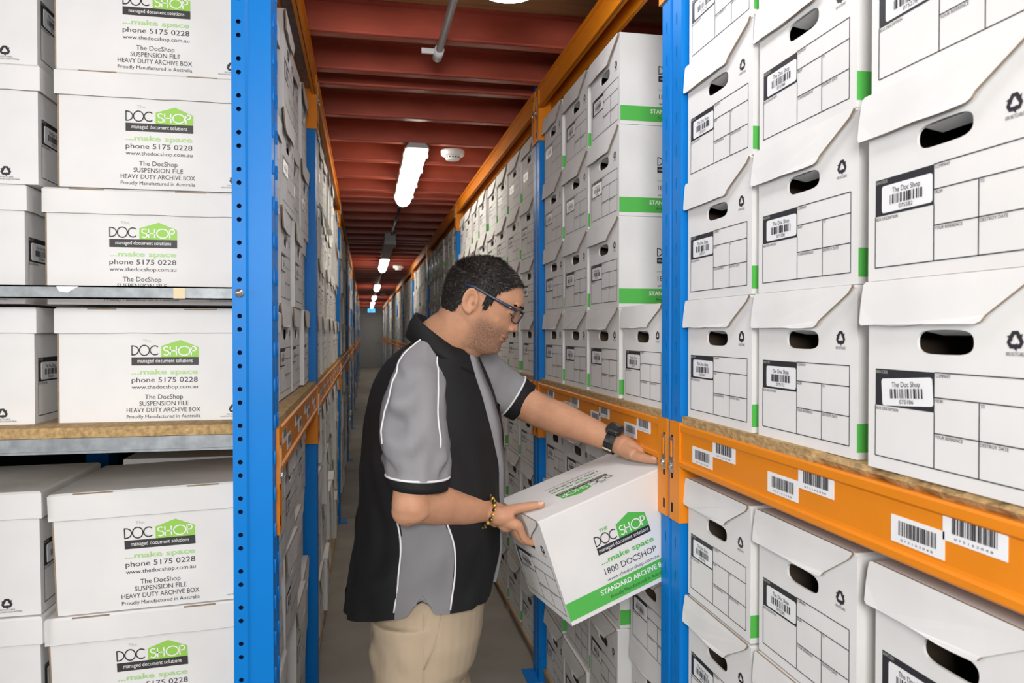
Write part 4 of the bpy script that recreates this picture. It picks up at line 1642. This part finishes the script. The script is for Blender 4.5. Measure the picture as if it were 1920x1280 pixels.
def fold(y, phi):
    w = noise.noise(Vector((math.cos(phi) * 2.2, math.sin(phi) * 2.2, y * .008)))
    w2 = noise.noise(Vector((math.cos(phi) * 5, math.sin(phi) * 5, y * .018 + phi * .8)))
    g = sm(700, 800, y)
    w3 = math.sin(y * .045 + 5 * math.cos(phi) + 3 * w) * max(0, noise.noise(Vector((math.cos(phi) * 1.7, math.sin(phi) * 1.7 + 4, y * .006))))
    return .008 * g * w + .0055 * w2 * g + .012 * w3 * g


SIDE0, SIDE1 = R_(-107), R_(-72)


def panel_bounds(y):
    k = (y - 940) / 180
    return R_(-105 - 3 * k), R_(-72 + 2.5 * math.sin(k * 3))


def shirt_mat(y, phi):
    p = (phi + math.pi) % (2 * math.pi) - math.pi
    if y > 930:
        a, b = panel_bounds(y)
        if a < p < b: return 1
        if -b < p < -a: return 1
    return 0


rings = []
ROWY = []
for y in YS:
    rings.append([trunk_point(y, 2 * math.pi * k / NS, fold(y, 2 * math.pi * k / NS) + .004, .94) for k in range(NS)])
lasty = YS[-1]
for t in (.35, .7, 1.0):
    rg = []
    for k in range(NS):
        phi = 2 * math.pi * k / NS
        p = (phi + math.pi) % (2 * math.pi) - math.pi
        hy = hem_y(phi)
        v = abs(abs(p) - R_(90))
        if v < R_(9): hy -= 34 * (1 - v / R_(9))
        yy = 1080 + (hy - 1080) * t
        rg.append(trunk_point(yy, phi, fold(yy, phi) + .005, .94))
    if t == .35:
        while YS[-1] > 1080: YS.pop(); rings.pop()
    rings.append(rg)
YY = YS + [1092, 1104, 1116]
sb.loft(rings, 0, False, True, matf=lambda i, k: shirt_mat((YY[i] + YY[i + 1]) / 2, 2 * math.pi * (k + .5) / NS))
# hem fold inward so the cloth has thickness
hem = rings[-1]
c0 = sum(hem, Vector()) / NS
inn = [p + (c0 - p).normalized() * .004 + Z * .003 for p in hem]
inn2 = [p + (c0 - p).normalized() * .005 + Z * .05 for p in hem]
sb.loft([hem, inn, inn2], 0, False, True)
shirt = part('shirt', sb, [PM_['black'], PM_['dgrey'], PM_['grey']])
pp = []
for sgn in (-1, 1):
    for w in (0, 1):
        pts = []
        for y in list(range(935, 1081, 12)) + [1092]:
            a = panel_bounds(y)[w] * (-sgn)
            pts.append(trunk_point(y, a, fold(y, a) + .0072, .94))
        pp.append(MB()); pp[-1].tube(pts, .0021, 8)

# placket edge hanging open at the front
pk = MB()
L1, L2 = [], []
for y in range(655, 1105, 15):
    a = R_(5)
    L1.append(trunk_point(y, a, fold(y, a) + .0105, .94))
    L2.append(trunk_point(y, R_(-7), fold(y, R_(-7)) + .0105, .94))
pk.loft([[p - trunk_at(700)[1] * .010, p, q, q - trunk_at(700)[1] * .010] for p, q in zip(L1, L2)], 0, False, True, closed=False)
part('placket', pk, PM_['grey'], shirt)

# sleeves


def ring_img(cx, cy, hw, d, th, tilt=0, n=40, wob=0):
    c = at(cx, cy, d)
    w = hw * d / 1400
    ct, stl = math.cos(tilt), math.sin(tilt)
    ax = (RGT * ct + Vector((0, 0, 1)) * stl)
    dp = Vector((FWD.x, FWD.y, 0)).normalized()
    return [c + ax * ((w) * math.cos(2 * math.pi * k / n)) + dp * (th * math.sin(2 * math.pi * k / n)) for k in range(n)]


SL_N = [(806, 640, 16, 1.872, .030, -.5), (800, 658, 30, 1.858, .058, -.45), (795, 680, 43, 1.835, .078, -.38), (788, 708, 51, 1.80, .088, -.28), (781, 742, 57, 1.77, .088, -.18), (777, 782, 63, 1.75, .084, -.10), (778, 822, 65, 1.735, .080, -.07), (781, 860, 62, 1.722, .076, -.06), (783, 891, 58.5, 1.712, .073, -.06)]
sn = MB()


def interp_rings(tab, sub, n=48, seed=0):
    out = []
    for i in range(len(tab) - 1):
        for j in range(sub if i < len(tab) - 2 else sub + 1):
            t = j / sub
            q = [cat([(x, r[m]) for x, r in enumerate(tab)], i + t) for m in range(6)]
            rg = ring_img(*q, n=n)
            c = sum(rg, Vector()) / n
            g = sm(0, 2, i + t)
            out.append([p + (p - c).normalized() * (g * (.009 * noise.noise(Vector((math.cos(6.283 * k / n) * 2.2, math.sin(6.283 * k / n) * 2.2, (i + t) * .7 + seed))) + .030 * math.sin((i + t) * 3.0 + 5 * math.sin(6.283 * k / n + .6)) * max(0, noise.noise(Vector((math.cos(6.283 * k / n) * 1.5, math.sin(6.283 * k / n) * 1.5, (i + t) * .45 + seed + 3)))) + .003 * noise.noise(Vector((math.cos(6.283 * k / n) * 5, math.sin(6.283 * k / n) * 5, (i + t) * 1.6))))) for k, p in enumerate(rg)])
    return out


rg = interp_rings(SL_N, 5, seed=1)
sn.loft(rg, 0, False, True)
sleeve = part('sleeve', sn, PM_['grey'], shirt)
nk = len(rg[0])
# piping along the raglan seams: the sleeve's own front and back edge lines
for kk in (-5, nk // 2 + 5):
    pts = [r[kk % nk] + (r[kk % nk] - sum(r, Vector()) / nk).normalized() * .0008 for r in rg[:-9]]
    pp.append(MB()); pp[-1].tube(pts, .0022, 8)
cf = MB()
last = rg[-1]
cuff_r = [ring_img(783, 891, 59.5, 1.712, .0745, -.06, 48), ring_img(785, 903, 57, 1.709, .0725, -.06, 48), ring_img(786, 914, 54.5, 1.706, .0705, -.06, 48)]
inner_r = ring_img(786, 914, 52, 1.706, .0675, -.06, 48); inner_r2 = ring_img(784, 895, 52, 1.71, .066, -.06, 48)
cf.loft(cuff_r + [inner_r, inner_r2], 0, False, True)
part('cuff', cf, PM_['black'], shirt)
pp.append(MB()); pp[-1].tube(cuff_r[0] + [cuff_r[0][0]], .0027, 8, 0, False)
# far sleeve
fs = MB()
S0, S1 = SH_L + Vector((-.03, -.02, .028)), at(962, 742, 2.10)
ax = (S1 - S0).normalized()
P_, R2 = [], []
e1 = ax.cross(Vector((0, 0, 1))).normalized(); e2 = e1.cross(ax)
rgs = []
for k in range(14):
    t = k / 13
    c = S0.lerp(S1, t) + Vector((0, 0, -.012 * math.sin(t * 3.0)))
    r = .092 - .030 * t
    rgs.append([c + (e1 * math.cos(a) + e2 * math.sin(a)) * (r + .010 * t * (1 - t) * 4 * noise.noise(Vector((math.cos(a) * 2.5, math.sin(a) * 2.5, t * 6)))) for a in [2 * math.pi * q / 36 for q in range(36)]])
fs.loft(rgs, 0, False, True)
part('sleeve', fs, PM_['grey'], shirt)
cf = MB()
def fr_(t, r): c = S0.lerp(S1, t); return [c + (e1 * math.cos(a) + e2 * math.sin(a)) * r for a in [2 * math.pi * q / 36 for q in range(36)]]
cr = [fr_(1.0, .0635), fr_(1.10, .0615), fr_(1.24, .0595), fr_(1.24, .0565), fr_(1.02, .056)]
cf.loft(cr, 0, False, True)
part('cuff', cf, PM_['black'], shirt)
pp.append(MB()); pp[-1].tube(cr[0] + [cr[0][0]], .0027, 8, 0, False)
for q in pp: part('piping', q, PM_['pipe'], shirt)
# chest pocket on the far front
pc = MB()
pr = []
for y in range(760, 880, 12):
    pr.append([trunk_point(y, R_(a), .0075 + .002 * (1 if y < 772 else 0), .94) for a in range(16, 50, 4)])
pc.loft(pr, 0, False, True, closed=False)
part('pocket', pc, PM_['black'], shirt)

# collar: stand plus turned-down leaf
cl = MB()
fn, ln = heading(112)
NC = at(836, 640, 1.925)
def cring(a, rf, rl, z, fall):
    """ring round the neck, higher at the back; a=0 is the throat"""
    c, s = math.cos(a), math.sin(a)
    return NC + fn * (rf * c) + ln * (rl * s) + Z * (z - fall * c)
ang = [R_(d) for d in range(14, 347, 6)]
stand0 = [cring(a, .082, .078, .000, .050) for a in ang]
stand1 = [cring(a, .074, .072, .014, .058) for a in ang]
leaf0 = [cring(a, .079, .077, .017, .058) for a in ang]
leaf1 = [cring(a, .094, .094, -.008, .060) for a in ang]
leaf2 = [cring(a, .104, .106, -.032, .050 + .012 * max(0, math.cos(a)) ** 2) for a in ang]
leafi = [p + (NC - p).normalized() * .003 for p in leaf2]
cl.loft([stand0, stand1, leaf0, leaf1, leaf2, leafi], 0, False, True, closed=False)
part('collar', cl, PM_['black'], shirt)

# ---- trousers
tm = MB()
wa = trunk_at(1098)
def el(c, f, l, a, b, n=36): return [c + f * (a * math.cos(2 * math.pi * k / n)) + l * (b * math.sin(2 * math.pi * k / n)) for k in range(n)]
c = wa[0]
tm.loft([el(c + Z * .03 + fb * .02, fb, lb, .146, .184), el(c - Z * .03 + fb * .018, fb, lb, .150, .192), el(c - Z * .10 + fb * .016, fb, lb, .146, .196), el(c - Z * .17 + fb * .014, fb, lb, .132, .190), el(c - Z * .22 + fb * .014, fb, lb, .105, .150)])
for sd in (-1, 1):
    h, k, a = LEG[sd]
    h = h + lb * sd * .004
    prf = [(h + Z * .06 + fb * (.012 + sd * .012), .112, .100), (h - Z * .06 + fb * (.012 + sd * .016), .110, .100), (h - Z * .16 + fb * (.012 + sd * .02), .104, .096), (h.lerp(k, .7), .096, .088), (k, .088, .080), (k - Z * .16, .084, .076), (a + Z * .10, .074, .068), (a - Z * .02 + fb * .01, .078, .066)]
    rows_ = []
    for i in range(len(prf) - 1):
        for j in range(6):
            t = j / 6
            p = prf[i][0].lerp(prf[i + 1][0], t); A_ = prf[i][1] + (prf[i + 1][1] - prf[i][1]) * t; B_ = prf[i][2] + (prf[i + 1][2] - prf[i][2]) * t
            rows_.append([q + (q - p).normalized() * (.008 * noise.noise(Vector((math.cos(m * .1745) * 2, math.sin(m * .1745) * 2, p.z * 16 + sd))) + .005 * math.sin(p.z * 60 + m * .35) * max(0, noise.noise(Vector((m * .3, p.z * 5, sd + 5))))) for m, q in enumerate(el(p, fb, lb, A_, B_))])
    rows_.append(el(prf[-1][0], fb, lb, prf[-1][1], prf[-1][2]))
    tm.loft(rows_)
tr_me = applied(tm, 'trousers', .005, 3, .5)
tr_me.materials.append(PM_['khaki'])
part('trousers', tr_me, None)
# side seam and pocket opening on the near leg
sm_ = MB()
h, k, a = LEG[-1]
sm_.tube([h + Z * .10 - lb * .098 + fb * .012, h - Z * .06 - lb * .103 + fb * .01, h.lerp(k, .6) - lb * .094 + fb * .006], .0012, 6)
sm_.tube([h + Z * .10 - lb * .090 + fb * .055, h + Z * .02 - lb * .101 + fb * .035, h - Z * .03 - lb * .103 + fb * .012], .0014, 6)
tr = [o_ for o_ in man.children if o_.name.startswith('trousers')][0]
part('seam', sm_, PM_['khaki'], tr)
for sd in (-1, 1):
    a = LEG[sd][2]
    mb = MB()
    base = Vector((a.x, a.y, 0))
    rr = []
    for x, w, hgt in ((-.085, .026, .06), (-.07, .038, .095), (-.02, .042, .11), (.05, .044, .085), (.12, .050, .06), (.17, .044, .05), (.20, .02, .035)):
        rr.append([base + fb * x + lb * (w * math.cos(t)) + Z * (.012 + max(0, math.sin(t)) * (hgt - .012) + min(0, math.sin(t)) * .011) for t in [2 * math.pi * q / 20 for q in range(20)]])
    mb.loft(rr)
    part('shoe', mb, PM_['shoe'])

# ---- wristwatch and bracelet
def band_frame(p0, p1):
    t = (p1 - p0).normalized(); e1 = t.cross(Z).normalized(); e2 = e1.cross(t); return t, e1, e2
t, e1, e2 = band_frame(EL_L, WR_L)
wc = WR_L - t * .010
mb = MB()
prof = []
for x, r in ((-.013, .0315), (-.0135, .0345), (0, .0355), (.0135, .0345), (.013, .0315)):
    prof.append([wc + t * x + (e1 * math.cos(a) + e2 * math.sin(a)) * (r + .0006 * (1 if int(q) % 4 == 0 else 0)) for q, a in [(q, 2 * math.pi * q / 32) for q in range(32)]])
mb.loft(prof + [prof[0]], 0, False, False)
watch = part('wristwatch', mb, M['black'])
# case sits on the outer back of the wrist, up and towards the camera
vd = (Z * .9 - FWD * .55 + RGT * .25); vd = (vd - t * vd.dot(t)).normalized(); sdv = t.cross(vd)
mb = MB()
def cring2(h, k): return [wc + vd * h + t * (.022 * k * math.copysign(abs(math.cos(a)) ** .6, math.cos(a))) + sdv * (.022 * k * math.copysign(abs(math.sin(a)) ** .6, math.sin(a))) for a in [2 * math.pi * q / 32 for q in range(32)]]
mb.loft([cring2(.030, .9), cring2(.033, 1.0), cring2(.041, 1.0), cring2(.044, .9), cring2(.0445, .78), cring2(.043, .74)])
for sgn in (-1, 1):
    for w in (-.012, .012):
        q = wc + vd * .037 + sdv * sgn * .021 + t * w; mb.ell(q, (.005, .005, .004), (t, sdv, vd))
part('watch_case', mb, M['black'], watch)
mb = MB()
q0 = wc - vd * .0 + (-FWD * .7 - Z * .72); dirn = (-FWD * .75 - Z * .55); dirn = (dirn - t * dirn.dot(t)).normalized(); s2 = t.cross(dirn)
mb.add([tuple(wc + dirn * .0368 + t * a + s2 * b) for a, b in ((-.0125, -.003), (.0125, -.003), (.0125, .003), (-.0125, .003))], [(0, 1, 2, 3)], 0)
part('strap_keeper', mb, mat('pale_keeper', (.72, .62, .42), .5), watch)
t, e1, e2 = band_frame(EL_R, WR_R)
bc = WR_R - t * .014
# string of beads, lower on the little-finger side
mb = MB()
nb = 22
for q in range(nb):
    a = 2 * math.pi * q / nb
    p = bc + t * (.010 * math.sin(a) + .0) + (e1 * math.cos(a) + e2 * math.sin(a)) * (.0385) - Z * .002
    mb.ell(p, (.0058,) * 3, None, 0 if q % 2 else 1, 10, 8)
    p2 = p + (e1 * math.cos(a) + e2 * math.sin(a)) * .0025
    if q % 2: mb.ell(p2, (.0042, .0042, .0042), None, 1, 8, 6)
part('bracelet', mb, [M['black'], PM_['gold']])
